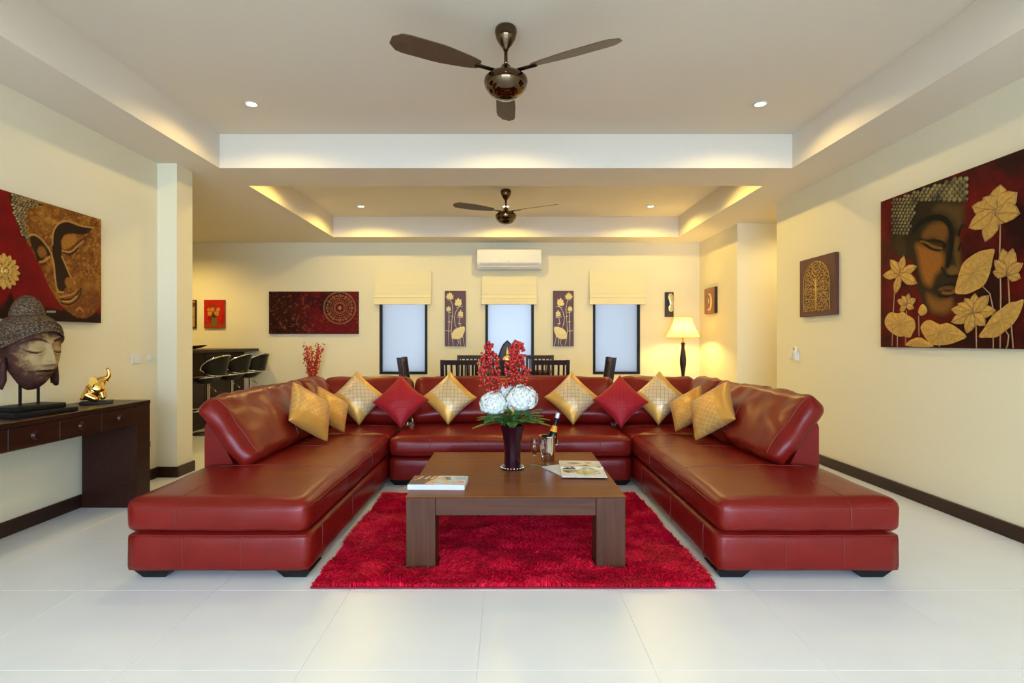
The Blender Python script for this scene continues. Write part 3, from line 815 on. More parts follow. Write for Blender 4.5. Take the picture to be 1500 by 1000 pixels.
# thick magazine, left
mg = thing('magazine', 'thick glossy magazine with a reclining figure on its cover, by the table edge', 'magazine', (-.405, 3.325, TZ), R(-2), 'magazines on the coffee table')
def cover(p):
    p.c[:] = lin(196, 214, 226)
    n = p.noise(20, 3)
    p.mix((p.u < -.02).astype(float)*(1), lin(92, 62, 34)); p.mix(((p.u < -.01) & (n > .52)).astype(float)*.7, lin(120, 60, 40)); p.mix(((p.u < 0) & (n < .42)).astype(float)*.7, lin(70, 78, 40))
    p.fill([(.10, .02), (.16, .02), (.16, .07), (.10, .07)], lin(150, 190, 210)); p.fill([(.115, -.05), (.155, -.05), (.155, -.01), (.115, -.01)], lin(225, 150, 165))
    sk = lin(228, 186, 158)
    p.stroke([(-.05, -.07), (.00, .06), (.035, .055)], .016, sk); p.stroke([(.0, .06), (.055, -.03)], .014, sk); p.stroke([(-.05, -.075), (.03, -.075), (.10, -.06), (.15, -.055)], .014, sk)
    p.stroke([(-.06, -.09), (.02, -.09)], .010, lin(235, 222, 190)); p.fill([(.02, .08), (.06, .08), (.075, -.0), (.045, .01)], lin(110, 122, 128))
    for x in (-.13, -.085, -.05): p.stroke([(x, .03), (x+.018, .085)], .006, lin(235, 225, 190))
    p.stroke([(-.145, .0), (-.12, .07)], .006, lin(220, 120, 70)); p.stroke([(-.16, -.075), (-.07, -.08)], .008, lin(130, 40, 40))
W_, D_, H_ = .335, .215, .030
page('cover', mg, W_, D_, cover, lambda u, v: H_+.0006-.05*u*u+0*v)
mb = MB(); n = 12
top = lambda u: H_-.05*u*u
for i in range(n):
    u0 = -W_/2+W_*i/n; u1 = -W_/2+W_*(i+1)/n
    mb.add([(u0, -D_/2, 0), (u1, -D_/2, 0), (u1, D_/2, 0), (u0, D_/2, 0), (u0, -D_/2, top(u0)), (u1, -D_/2, top(u1)), (u1, D_/2, top(u1)), (u0, D_/2, top(u0))],
           [(0,3,2,1),(4,5,6,7),(0,1,5,4),(2,3,7,6)]+([(3,0,4,7)] if i == 0 else [])+([(1,2,6,5)] if i == n-1 else []))
obj('pages', mb, PAPER, mg, 30)
# slim magazine under, then the one with food photos on top
m1 = thing('magazine', 'slim white magazine half under the food pictures', 'magazine', (.405, 3.70, TZ), R(24), 'magazines on the coffee table')
obj('pages', MB().bbox((-.11, -.145, 0), (.11, .145, .009), .002, 1), PAPER, m1)
m2 = thing('magazine', 'open white magazine printed with food pictures', 'magazine', (.508, 3.70, TZ+.009), R(-3), 'magazines on the coffee table')
def food(p):
    p.c[:] = lin(238, 236, 228); n = p.noise(28, 11); n2 = p.noise(60, 12)
    p.fill([(-.15, .0), (.15, .0), (.15, .23), (-.15, .23)], lin(228, 212, 190), .02, .5)
    p.blob(.03, -.11, .085, .10, lin(205, 200, 130), .9, .4); p.mix(((np.hypot((p.u-.03)/.085, (p.v+.11)/.10) < 1) & (n > .52)).astype(float)*.8, lin(150, 150, 80))
    p.blob(-.085, -.06, .042, .075, lin(190, 170, 150), .9, .4); p.mix(((np.hypot((p.u+.085)/.045, (p.v+.06)/.08) < 1) & (n2 > .5)).astype(float), lin(60, 40, 34))
    p.blob(.02, .05, .06, .05, lin(150, 150, 90), .9, .5); p.blob(.035, .07, .025, .03, lin(170, 60, 40), 1, .5); p.blob(.115, .02, .022, .05, lin(60, 75, 40), .9, .5); p.blob(-.04, .15, .06, .03, lin(110, 120, 90), .9, .5)
    p.stroke([(-.13, .10), (.13, .115)], .006, lin(190, 160, 120), .6); p.blob(.06, .16, .03, .03, lin(190, 140, 110), .8, .5)
W2, D2 = .285, .46
zf2 = lambda u, v: .007+.010*np.exp(-((v+.0)/.03)**2)
page('open_pages', m2, W2, D2, food, zf2)
mb = MB(); n = 12
for i in range(n):
    v0 = -D2/2+D2*i/n; v1 = -D2/2+D2*(i+1)/n; a, b_ = float(zf2(0, v0))-.0006, float(zf2(0, v1))-.0006
    mb.add([(-W2/2, v0, 0), (W2/2, v0, 0), (W2/2, v1, 0), (-W2/2, v1, 0), (-W2/2, v0, a), (W2/2, v0, a), (W2/2, v1, b_), (-W2/2, v1, b_)],
           [(0,3,2,1),(4,5,6,7),(1,2,6,5),(3,0,4,7)]+([(0,1,5,4)] if i == 0 else [])+([(2,3,7,6)] if i == n-1 else []))
obj('pages', mb, PAPER, m2, 30)

# ------------------------------------------------------------------ console table by the left wall
CX0, CX1, CZ = -3.265, -2.837, .816
cy0, cy1 = 2.25, 4.40
con = thing('console_table', 'long dark wood console table against the left wall', 'table', ((CX0+CX1)/2, (cy0+cy1)/2, 0))
obj('tabletop', MB().bbox((CX0, cy0, CZ-.032), (CX1, cy1, CZ), .003, 1), CONSW, con, world=True)
for y0, y1 in ((cy0+.002, cy0+.16), (cy1-.16, cy1-.002)):
    obj('end_panel', MB().bbox((CX0, y0, 0), (CX1-.002, y1, CZ-.0325), .003, 1), CONSW, con, world=True)
obj('apron', MB().bbox((CX0+.01, cy0+.161, .644), (CX1-.020, cy1-.161, CZ-.0325), .002, 1), CONSW, con, world=True)
nd_ = 5; dw = (cy1-cy0-.322)/nd_
for k in range(nd_):
    y0 = cy0+.161+dw*k
    d = obj('drawer', MB().bbox((CX1-.022, y0+.002, .650), (CX1-.004, y0+dw-.002, CZ-.037), .003, 1), CONSW, con, world=True)
    ym = y0+dw/2
    kp = [(ym+.030*math.cos(w), .718+.026*math.sin(w) if math.sin(w) > 0 else .718+.034*math.sin(w)) for w in [2*PI*i/16 for i in range(16)]]
    obj('knob', MB().prism(kp, lambda p: (CX1-.004, p[0], p[1]), lambda p: (CX1+.014, ym+(p[0]-ym)*.75, .716+(p[1]-.716)*.75)), CONSW, d, 30, world=True)

# carved head sculpture on its stand
HX, HY = -3.045, 3.52
hs = thing('head_sculpture', 'weathered carved serene head mounted on a black stand, on the console', 'sculpture', (HX, HY, CZ), R(-12))
obj('stand_base', MB().bbox((-.15, -.20, 0), (.15, .20, .030), .004, 2), BLACK, hs, 40)
obj('stand_step', MB().bbox((-.105, -.155, .0302), (.105, .155, .062), .006, 2), BLACK, hs, 40)
for y in (-.055, .055): obj('stand_rod', MB().box((-.006, y-.006, .062), (.006, y+.006, .20)), BLACK, hs)
m, nt, b = new_mat('aged_carving'); STONE = m
tc = nd(nt, 'ShaderNodeTexCoord')
n1 = nd(nt, 'ShaderNodeTexNoise', i_Scale=9.0, i_Detail=6.0); n2 = nd(nt, 'ShaderNodeTexNoise', i_Scale=70.0, i_Detail=3.0)
for q in (n1, n2): nt.links.new(tc.outputs['Object'], q.inputs['Vector'])
n1.inputs['Scale'].default_value = 30
wv = nd(nt, 'ShaderNodeVertexColor', layer_name='Col')
m1_ = nd(nt, 'ShaderNodeMath', operation='MULTIPLY_ADD'); m1_.inputs[1].default_value = .62; nt.links.new(n1.outputs[0], m1_.inputs[0]); nt.links.new(wv.outputs[0], m1_.inputs[2])
mm = nd(nt, 'ShaderNodeMath', operation='MULTIPLY_ADD'); mm.inputs[1].default_value = .30; nt.links.new(n2.outputs[0], mm.inputs[0]); nt.links.new(m1_.outputs[0], mm.inputs[2])
nt.links.new(ramp(nt, mm.outputs[0], [(.45, (.040, .010, .008)), (.66, (.075, .028, .015)), (.86, (.22, .125, .045)), (1.0, (.33, .21, .085))]), b.inputs['Base Color'])
b.inputs['Roughness'].default_value = .65; b.inputs['Specular IOR Level'].default_value = .2; bump(nt, b, n2.outputs[0], .25, .004)
m, nt, b = new_mat('carved_headdress'); CARVE = m
tc = nd(nt, 'ShaderNodeTexCoord'); v_ = nd(nt, 'ShaderNodeTexVoronoi', i_Scale=85.0); nt.links.new(tc.outputs['Object'], v_.inputs['Vector'])
nt.links.new(ramp(nt, v_.outputs['Distance'], [(.15, (.19, .125, .065)), (.6, (.055, .03, .017))]), b.inputs['Base Color'])
b.inputs['Roughness'].default_value = .7; b.inputs['Specular IOR Level'].default_value = .2; bump(nt, b, v_.outputs['Distance'], -.6, .006)
hc = .425     # head centre height above the console
na, nz_ = 180, 130; V = []; F = []; WEAR = []
g = lambda x, s: math.exp(-(x/s)**2)
for j in range(nz_+1):
    z = -.268+.46*j/nz_
    for i in range(na):
        t_ = -PI+2*PI*(i+.5)/na; t_ = t_-.45*math.sin(t_)   # denser in front
        k = max(0, 1-((z-.03)/(.178 if z > .03 else .302))**2)**.5
        jaw = 1.0 if z > -.02 else 1-.22*((-.02-z)/.25)**1.6
        rx, ry = .165*k, .146*k*jaw
        ct_, st_ = math.cos(t_), math.sin(t_)
        e = .86
        x = rx*math.copysign(abs(ct_)**e, ct_); y = ry*math.copysign(abs(st_)**e, st_)
        if z < -.02 and x < 0: x *= max(.35, 1-.9*((-.02-z)/.25))
        fr = max(0, ct_)**.6; dx = 0
        if z > -.103: dx += .060*(max(0, min(1, (.045-z)/.145))**1.0+.06)*g(y, .015+.016*max(0, (-.03-z)/.07))*(1 if z < .05 else g(z-.05, .03))
        else: dx += .060*g(z+.103, .008)*g(y, .031)
        dx += .020*g(z+.097, .012)*(g(y-.024, .011)+g(y+.024, .011))
        for s_ in (-1, 1):
            yy = y-s_*.066
            dx -= .020*g(yy, .052)*g(z+.006, .034)
            dx += .024*g(yy, .042)*g(z+.014, .021)
            dx -= .013*g(yy, .044)*g(z-(-.032+.012*(yy/.04)**2), .0048)
            dx += .007*g(yy, .038)*g(z-(-.042+.010*(yy/.04)**2), .006)
            bz = .036+.032*(1-min(1, (yy/.064)**2)); dx += .013*g(z-bz, .008)*(1 if abs(yy) < .065 else g(abs(yy)-.065, .012))
            dx += .010*g(yy, .036)*g(z+.10, .05)
        dx += .018*g(z+.137, .009)*g(y, .040)+.020*g(z+.159, .011)*g(y, .032)-.014*g(z+.148, .0042)*g(y, .048)-.010*g(z+.185, .010)*g(y, .04)
        dx += .016*g(z+.215, .024)*g(y, .040)
        V.append((x+dx*fr, y, z+hc))
        gv = max(g(abs(y)-.066, .045)*g(z-(-.032+.012*((abs(y)-.066)/.04)**2), .006), g(z+.148, .006)*g(y, .05), g(abs(y)-.066, .05)*g(z-(.022+.03*(1-min(1, ((abs(y)-.066)/.064)**2))), .006))
        wr_ = max(g(z+.045, .105)*g(y, .115)*(ct_ > 0), .9*g(y, .04)*g(z+.05, .09))*max(0, ct_)**.4
        WEAR.append(max(0, min(1, wr_*1.15-.9*gv*fr)))
for j in range(nz_):
    for i in range(na): F.append((j*na+i, j*na+(i+1) % na, (j+1)*na+(i+1) % na, (j+1)*na+i))
V += [(-.01, 0, hc-.272), (0, 0, hc+.2)]; L_ = len(V)
for i in range(na): F.append((L_-2, (i+1) % na, i)); F.append((L_-1, nz_*na+i, nz_*na+(i+1) % na))
fo_ = obj('face', MB().add(V, F), STONE, hs, True)
WEAR += [0]*(len(fo_.data.vertices)-len(WEAR))
ca = fo_.data.color_attributes.new('Col', 'FLOAT_COLOR', 'POINT'); ca.data.foreach_set('color', np.array([(w_, w_, w_, 1) for w_ in WEAR], 'f').ravel())
# headdress: cap, patterned band, topknot; its hem rises over the forehead and drops towards the ears
hem = lambda w: .105-.105*(1-max(0, math.cos(w))**1.3)
cap = MB(); V = []; F = []; sg = 64; nr_ = 9
for j in range(nr_+1):
    u = j/nr_
    for i in range(sg):
        w = 2*PI*i/sg; z0 = hem(w); z = z0+(.2155-z0)*u
        k = max(0.03, 1-(max(0, z-.03)/.186)**2.6)**(1/2.6); o_ = .014
        V.append(((.165*k+o_)*math.cos(w), (.146*k+o_)*math.sin(w), hc+z))
for j in range(nr_):
    for i in range(sg): F.append((j*sg+i, j*sg+(i+1) % sg, (j+1)*sg+(i+1) % sg, (j+1)*sg+i))
obj('headdress', cap.add(V, F), CARVE, hs, True, label='lace-carved grey headdress')
bandm = MB()
def hb(w, dz, o_):
    z = hem(w)+dz; k = max(0.03, 1-(max(0, z-.03)/.186)**2.6)**(1/2.6)
    return ((.165*k+o_)*math.cos(w), (.146*k+o_)*math.sin(w), hc+z)
for dz in (.004, .062): bandm.tube([hb(2*PI*i/60, dz, .017) for i in range(60)], .0065, 6, closed=True)
for i in range(44): bandm.ball(hb(2*PI*i/44, .033, .012), .0125, 6, 4)
obj('headband', bandm, CARVE, hs, True)
obj('topknot', MB().lathe([(.092, .195), (.090, .225), (.080, .262), (.062, .298), (.038, .322), (.018, .332), (0, .335)], 32, Matrix.Translation((-.015, 0, hc))), CARVE, hs, True, label='domed grey topknot')
for s_ in (-1, 1):
    er = MB(); path = [(-.015, s_*.150, hc+.015), (-.03, s_*.168, hc+.03), (-.05, s_*.176, hc-.01), (-.045, s_*.172, hc-.06), (-.025, s_*.166, hc-.10), (-.03, s_*.168, hc-.16), (-.02, s_*.172, hc-.235), (0, s_*.168, hc-.245), (.012, s_*.160, hc-.20), (.008, s_*.156, hc-.11), (0, s_*.152, hc-.06)]
    er.tube(path, [.016, .018, .018, .017, .017, .018, .018, .016, .017, .016, .014], 8)
    er.ball((-.015, s_*.158, hc-.17), .03, 10, 8, (.7, .35, 2.2))
    obj('ear', er, STONE, hs, True, fixn=False)

# gold elephant
EX, EY = -3.075, 4.14
el = thing('elephant_figurine', 'polished gold sitting elephant with raised trunk, at the far end of the console', 'figurine', (EX, EY, CZ), R(32))
obj('plinth', MB().bbox((-.10, -.065, 0), (.10, .065, .018), .003, 1), BLACK, el)
vv = [(-.045, 0, .070), (-.02, 0, .100), (.005, 0, .135), (.022, 0, .165), (.050, 0, .178), (.070, 0, .192), (.078, 0, .222), (.072, 0, .250), (.058, 0, .262),
      (.030, .030, .09), (.040, .034, .05), (.045, .035, .028), (.030, -.030, .09), (.040, -.034, .05), (.045, -.035, .028),
      (-.045, .045, .058), (-.010, .056, .040), (.015, .056, .027), (-.045, -.045, .058), (-.010, -.056, .040), (.015, -.056, .027), (-.092, 0, .045), (-.098, 0, .028)]
ee = [(0, 1), (1, 2), (2, 3), (3, 4), (4, 5), (5, 6), (6, 7), (7, 8), (2, 9), (9, 10), (10, 11), (2, 12), (12, 13), (13, 14), (0, 15), (15, 16), (16, 17), (0, 18), (18, 19), (19, 20), (0, 21), (21, 22)]
rr = [.062, .060, .052, .043, .027, .020, .016, .014, .012, .026, .020, .020, .026, .020, .020, .036, .024, .018, .036, .024, .018, .010, .007]
skin('body', vv, ee, rr, GOLD, el, 2)
for s_ in (-1, 1):
    em = MB(); n = 14
    pts = [(-.008+.028*math.cos(w)-.008, .163+.036*math.sin(w)-.006*math.cos(w)) for w in [2*PI*i/n for i in range(n)]]
    em.prism(pts, lambda p: (p[0], s_*(.030+.35*max(0, .02-p[0])), p[1]), lambda p: (p[0], s_*(.040+.35*max(0, .02-p[0])), p[1]))
    obj('ear', em, GOLD, el, 50)
    obj('tusk', MB().tube([(.045, s_*.020, .165), (.062, s_*.026, .160), (.076, s_*.027, .166)], [.006, .005, .002], 8), GOLD, el, True)

# ------------------------------------------------------------------ paintings on the side walls
def L2(px, py, X=3.255):       # photo measurement -> (distance along wall, height)
    d = 807*X/abs(px-741); return (d, EYE+(500-py)*d/807)
PAINT = vcol('oil_paint', .55, .12)
PEDGE_R = plain('red_canvas_edge', (.13, .004, .006), .5); PEDGE_D = plain('dark_canvas_edge', (.012, .006, .005), .5)
# left: copper face on red
lp0, lp1, lq0, lq1 = 2.78, 4.43, 1.428, 2.26
pl = thing('painting', 'painting of a copper-toned serene face on red, above the console', 'painting', (-WX, (lp0+lp1)/2, (lq0+lq1)/2))
obj('canvas', MB().box((-WX+.001, lp0, lq0), (-WX+.034, lp1, lq1)), PEDGE_R, pl, world=True)
p = Paint(lp0, lp1, lq0, lq1, .0052)
Z = lambda *a: [L2(x/4.7625, 270+y/4.7625) for x, y in a]
sc = 1.02
n = p.noise(7, 1); n2 = p.noise(40, 5); n3 = p.noise(90, 9)
red = lin(122, 2, 8); p.c[:] = red; p.mix((n-.4)*1.4, lin(84, 0, 5))
sil = 1.50+.05*p.noise(30, 44)+.08*np.exp(-((p.u-3.62)/.03)**2)+.10*np.exp(-((p.u-3.75)/.025)**2)
p.mix((sil-p.v)/.02, lin(36, 8, 6))
face = Z((78, 100), (78, 130), (90, 190), (115, 260), (150, 340), (190, 400), (230, 470), (280, 570), (320, 660), (370, 760), (420, 830), (470, 880), (540, 930), (600, 930), (650, 905), (695, 850))+[(4.44, lq1+.01), L2(78/4.76, 270+40/4.76)]
w = p.fill(face, lin(126, 70, 22), .012)
p.mix(w*np.clip((n2-.46)*5, 0, 1)*.8, lin(168, 112, 34)); p.mix(w*np.clip((.48-n3)*6, 0, 1)*.75, lin(74, 34, 14)); p.mix(w*np.clip((n-.55)*4, 0, 1)*.5, lin(200, 146, 50))
p.mix(w*np.clip((p.u-4.0)/.4, 0, .6)*np.clip((1.75-p.v)/.2+.6, 0, 1), lin(104, 52, 20))
dk = lin(42, 22, 10); gd = lin(178, 128, 62)
p.fill(Z((205, 375), (240, 355), (290, 385), (330, 430), (355, 490), (320, 505), (270, 545), (240, 480)), dk, .012)
p.fill(Z((262, 455), (285, 430), (315, 450), (325, 490), (290, 510), (268, 490)), lin(134, 84, 30), .016)
p.fill(Z((645, 305), (640, 300), (560, 285), (470, 258), (410, 275), (370, 330), (360, 420), (375, 560), (390, 690), (410, 748), (440, 755), (470, 700), (490, 650), (475, 600), (445, 520), (430, 470), (425, 400), (445, 355), (500, 340), (560, 352), (620, 340)), dk, .010)
p.fill(Z((430, 400), (445, 365), (480, 348), (520, 360), (540, 385), (520, 420), (480, 445), (440, 450)), lin(160, 104, 34), .014)
p.fill(Z((435, 455), (480, 450), (540, 400), (600, 360), (640, 335), (600, 385), (545, 440), (500, 480), (450, 480)), lin(92, 46, 18), .008)
for q, wd, co_ in ((Z((435, 462), (490, 470), (540, 430), (580, 395)), .006, gd), (Z((440, 480), (495, 487), (545, 445)), .005, lin(28, 14, 8)), (Z((195, 370), (220, 350), (260, 360), (300, 395), (340, 450), (358, 490), (375, 560), (388, 690), (405, 745), (440, 752)), .0065, gd),
                   (Z((365, 420), (372, 330), (410, 272), (470, 256), (560, 288), (648, 302)), .006, gd), (Z((275, 540), (310, 535), (345, 505)), .006, gd), (Z((285, 560), (320, 550)), .005, lin(30, 16, 8)),
                   (Z((430, 500), (460, 570), (490, 640), (520, 690)), .005, lin(190, 140, 66))):
    p.stroke(q, wd, co_, 1, .004)
p.fill(Z((452, 680), (462, 652), (490, 650), (512, 672), (505, 705), (475, 712), (458, 700)), lin(140, 88, 32), .012)
p.fill(Z((412, 790), (460, 782), (500, 770), (540, 735), (566, 722), (568, 745), (540, 800), (480, 838), (435, 828)), lin(120, 72, 28), .010)
for q in (Z((412, 792), (460, 805), (510, 790), (545, 755), (566, 725)), Z((425, 825), (480, 838), (540, 805), (568, 740))): p.stroke(q, .0055, lin(34, 18, 8))
p.stroke(Z((415, 788), (460, 778), (505, 765), (530, 742)), .005, gd); p.stroke(Z((440, 815), (490, 815), (535, 780)), .006, lin(186, 136, 62)); p.stroke(Z((530, 880), (555, 860), (580, 885)), .006, lin(180, 120, 50))
hair = Z((80, 60), (300, 140), (250, 150), (190, 180), (172, 240), (190, 330), (205, 370), (180, 390), (150, 340), (115, 260), (80, 150))
p.fill(hair, lin(58, 36, 14), .008)
p.stroke([L2(328/4.76, 270+887/4.76), L2(385/4.76, 270+887/4.76)], .006, lin(190, 180, 160), .7)
p.build('painted_face', PAINT, lambda u, v, h: (-WX+.0352+h*.6, u, v), pl)
insp = Paint(0, 1, 0, 1, .5)
curls = MB(); 
for i in range(26):
    for j in range(30):
        y = 3.60+i*.022+(j % 2)*.011; z = 1.80+j*.0165
        insp.u = np.array([[y]]); insp.v = np.array([[z]])
        if insp.inside(hair)[0, 0] and z < lq1-.01: curls.ball((-WX+.036, y, z), .0105, 8, 5)
obj('hair_curls', curls, plain('curl_paint', (.38, .22, .06), .45, .2, var=.75, scale=55), pl, True, world=True, kind='stuff', label='raised gold and black curls')
# gold flower rosette
fc = L2(20/4.76, 270+605/4.76); ro = MB()
for ring, (r_, k, hh) in enumerate(((.118, 16, .010), (.082, 12, .014), (.050, 8, .018))):
    for i in range(k):
        w = 2*PI*(i+.5*ring)/k; ax = (math.cos(w), math.sin(w)); s_ = (-ax[1], ax[0]); wd = r_*PI/k*.92
        pt = lambda a, b_: (fc[0]+ax[0]*a*r_+s_[0]*b_*wd, fc[1]+ax[1]*a*r_+s_[1]*b_*wd)
        ro.prism([pt(.1, 0), pt(.55, -.9), pt(.85, -.7), pt(1.0, 0), pt(.85, .7), pt(.55, .9)], lambda q: (-WX+.035, q[0], q[1]), lambda q: (-WX+.035+hh, q[0], q[1]))
ro.tube([(-WX+.056, fc[0]+.030*math.cos(w), fc[1]+.030*math.sin(w)) for w in [2*PI*i/20 for i in range(20)]], .005, 6, closed=True)
ro.ball((-WX+.05, fc[0], fc[1]), .018, 10, 6)
obj('gold_rosette', ro, GOLDP, pl, world=True)

# right: dark face among gold lotuses
rp0, rp1, rq0, rq1 = 2.95, 4.78, 1.232, 2.49
pr = thing('painting', 'large painting of a dark serene face among gold lotuses, on the right wall', 'painting', (WX, (rp0+rp1)/2, (rq0+rq1)/2))
obj('canvas', MB().box((WX-.036, rp0, rq0), (WX-.001, rp1, rq1)), PEDGE_D, pr, world=True)
p = Paint(rp0, rp1, rq0, rq1, .0065)
Q = lambda *a: [L2(1280+x/3.45, 230+y/3.45) for x, y in a]
n = p.noise(4, 61, 4); n2 = p.noise(25, 66)
p.c[:] = lin(88, 4, 5); p.mix((n-.42)*5, lin(40, 3, 5)); p.mix((.36-n)*6, lin(112, 8, 7)); p.mix(np.clip((n2-.6)*3, 0, .5), lin(28, 4, 4))
face = Q((95, 330), (90, 270), (105, 220), (200, 175), (330, 125), (400, 108), (465, 92), (470, 210), (450, 245), (458, 340), (430, 380), (440, 470), (445, 560), (420, 590), (420, 640), (405, 720), (380, 780), (330, 805), (270, 775), (232, 690), (215, 600), (200, 520), (120, 500), (85, 440))
w = p.fill(face, lin(40, 30, 14), .02)
org = lin(152, 92, 30)
def soft(pts, col, s_=.05, a=1): p.fill(pts, col, s_, a)
soft(Q((215, 440), (270, 450), (340, 470), (355, 520), (345, 560), (310, 600), (290, 650), (255, 630), (235, 560), (225, 500)), org, .06, .95)
soft(Q((250, 380), (290, 340), (340, 325), (375, 345), (372, 400), (350, 430), (300, 410), (250, 415)), lin(120, 76, 28), .05, .9)
soft(Q((300, 270), (340, 235), (420, 240), (450, 250), (450, 330), (430, 360), (400, 320), (350, 280)), lin(92, 68, 30), .06, .8)
soft(Q((270, 690), (330, 720), (390, 710), (395, 760), (350, 790), (290, 770)), lin(134, 84, 30), .06, .85)
soft(Q((415, 400), (435, 420), (440, 560), (425, 575), (405, 480)), lin(104, 70, 28), .03, .8)
soft(Q((370, 570), (395, 548), (425, 560), (425, 590), (390, 600)), lin(112, 80, 36), .03, .9)
soft(Q((110, 400), (150, 395), (165, 470), (150, 500), (120, 490)), lin(66, 44, 18), .03, .7)
ink = lin(14, 10, 8)
for q, wd in ((Q((205, 370), (240, 330), (300, 305), (350, 310), (385, 345), (395, 400), (390, 470), (375, 545)), .022), (Q((235, 415), (270, 425), (300, 420), (345, 430), (362, 450)), .010), (Q((245, 430), (290, 462), (335, 470), (360, 455)), .009),
              (Q((430, 395), (440, 360), (452, 345)), .010), (Q((430, 470), (440, 440)), .010), (Q((315, 660), (350, 655), (380, 640), (418, 640)), .007), (Q((330, 700), (370, 705), (410, 690)), .010), (Q((345, 560), (370, 600), (420, 600)), .009)): p.stroke(q, wd, ink)
p.stroke(Q((240, 425), (275, 435), (310, 455), (345, 462)), .008, lin(120, 84, 36)); p.stroke(Q((335, 668), (375, 660), (412, 668)), .013, lin(96, 58, 30)); p.stroke(Q((350, 685), (385, 688), (412, 678)), .010, lin(128, 78, 40))
p.build('painted_face', PAINT, lambda u, v, h: (WX-.0372+0*u, u, v), pr)
cur = MB(); y0_ = 0
yh = lambda x: 400 if x < 180 else 400-(x-180)/40*170 if x < 220 else 230
row = 0; y = 95.0
while y < 400:
    x = 96.0+(row % 2)*8
    while x < 470:
        st_ = 15+15*(x-96)/374
        if y > 244-.335*x+4 and y < yh(x)-st_*.3:
            a, z = L2(1280+x/3.45, 230+y/3.45); cur.ball((WX-.037, a, z), st_*.52/3.45*a/807, 8, 5, (.6, 1, 1))
        x += st_
    y += 17; row += 1
obj('hair_curls', cur, plain('bronze_curl', (.24, .17, .05), .4, .15, var=.8, scale=10), pr, True, world=True, kind='stuff', label='raised bronze hair curls')
def petal_poly(c, t_, wd, bulge=.55):
    cx, cy = c; tx_, ty_ = t_; dx, dy = tx_-cx, ty_-cy; L_ = math.hypot(dx, dy); nx, ny = -dy/L_, dx/L_
    o = []
    for (a, b_) in ((0, .25), (.25, .75), (bulge, 1), (.80, .62), (1, 0)): o.append((cx+dx*a+nx*b_*wd, cy+dy*a+ny*b_*wd))
    for (a, b_) in ((.80, -.62), (bulge, -1), (.25, -.75), (0, -.25)): o.append((cx+dx*a+nx*b_*wd, cy+dy*a+ny*b_*wd))
    return o, (cx+dx*bulge, cy+dy*bulge)
def relief(mb, poly, mid, f0, f1, f2):
    """raised plate: rim at f0/f1, ridge point at f2"""
    n = len(poly); v = [f0(q) for q in poly]+[f1(q) for q in poly]+[f2(mid)]
    f = [(i, (i+1) % n, n+(i+1) % n, n+i) for i in range(n)]+[(n+i, n+(i+1) % n, 2*n) for i in range(n)]
    mb.add(v, f)
XR = WX-.0372
def rf(h): return lambda q: (XR-h, q[0], q[1])
def lotus(cz, tips, wds, parent=pr, conv=Q, mat=GOLDP, ff=rf, name='lotus_flower', h0=.004, hs_=.0015):
    mb = MB(); ol = MB(); c_ = conv(cz)[0]
    for k, (tp, wd) in enumerate(zip(tips, wds)):
        t_ = conv(tp)[0]; po_, mid = petal_poly(c_, t_, wd)
        hk = h0+hs_*(k % 3); relief(mb, po_, mid, ff(0), ff(hk), ff(hk+.005))
        if parent is pr: ol.tube([ff(hk+.001)(q) for q in po_], .0022, 4, closed=True); ol.tube([ff(hk+.0015)(po_[0]), ff(hk+.006)(mid), ff(hk+.001)(t_)], .0016, 4)
    o = obj(name, mb, mat, parent, world=True, fixn=False)
    if ol.v: obj('petal_line', ol, bpy.data.materials.get('petal_line') or plain('petal_line', (.24, .11, .02), .5), o, world=True, kind='stuff')
    return o
lotus((620, 275), [(645, 138), (728, 178), (742, 285), (660, 335), (568, 428), (486, 358), (500, 248), (560, 203)], [.075, .075, .065, .06, .062, .065, .058, .062])
lotus((135, 590), [(155, 497), (222, 550), (222, 640), (110, 692), (50, 598), (88, 518)], [.040, .040, .045, .042, .042, .042])
lotus((170, 745), [(180, 688), (215, 715), (205, 765), (135, 778), (122, 722), (148, 700)], [.028, .03, .028, .03, .028, .028])
lotus((508, 785), [(515, 688), (465, 712), (585, 698), (622, 775), (565, 852), (475, 890), (395, 835), (395, 768), (430, 740)], [.042, .04, .045, .045, .045, .045, .045, .042, .04])
lotus((678, 590), [(655, 462), (706, 462), (757, 535), (745, 612), (608, 580), (618, 520)], [.045, .045, .036, .036, .036, .036])
def lobed(pts, name='lotus_leaf', parent=pr, conv=Q, mat=GOLDP, ff=rf, h0=.004, veins=True):
    po_ = cr(conv(*pts), True, 3); mid = (sum(q[0] for q in po_)/len(po_), sum(q[1] for q in po_)/len(po_)); mb = MB()
    relief(mb, po_, mid, ff(0), ff(h0), ff(h0+.008)); o = obj(name, mb, mat, parent, world=True, fixn=False)
    if veins:
        vm = MB()
        for q in po_[::3]:
            e = (mid[0]+(q[0]-mid[0])*.88, mid[1]+(q[1]-mid[1])*.88); a = ff(h0+.0085)(mid); b_ = ff(h0+.0025)(e); vm.tube([a, b_], .0022, 4)
        obj('vein', vm, plain('leaf_vein', (.42, .22, .04), .5), o, world=True)
    return o
lobed([(612, 466), (575, 468), (535, 478), (480, 512), (450, 545), (432, 600), (414, 680), (440, 692), (480, 690), (520, 672), (556, 650), (580, 610), (595, 560), (604, 510)])
lobed([(60, 820), (85, 785), (125, 790), (150, 782), (175, 800), (205, 820), (212, 860), (200, 885), (185, 912), (155, 905), (125, 905), (85, 880), (62, 850)])
lobed([(240, 862), (262, 830), (290, 824), (335, 845), (372, 838), (405, 850), (440, 875), (470, 908), (430, 930), (385, 945), (340, 950), (295, 945), (262, 910)])
lobed([(172, 955), (180, 930), (210, 915), (240, 912), (270, 930), (302, 958)])
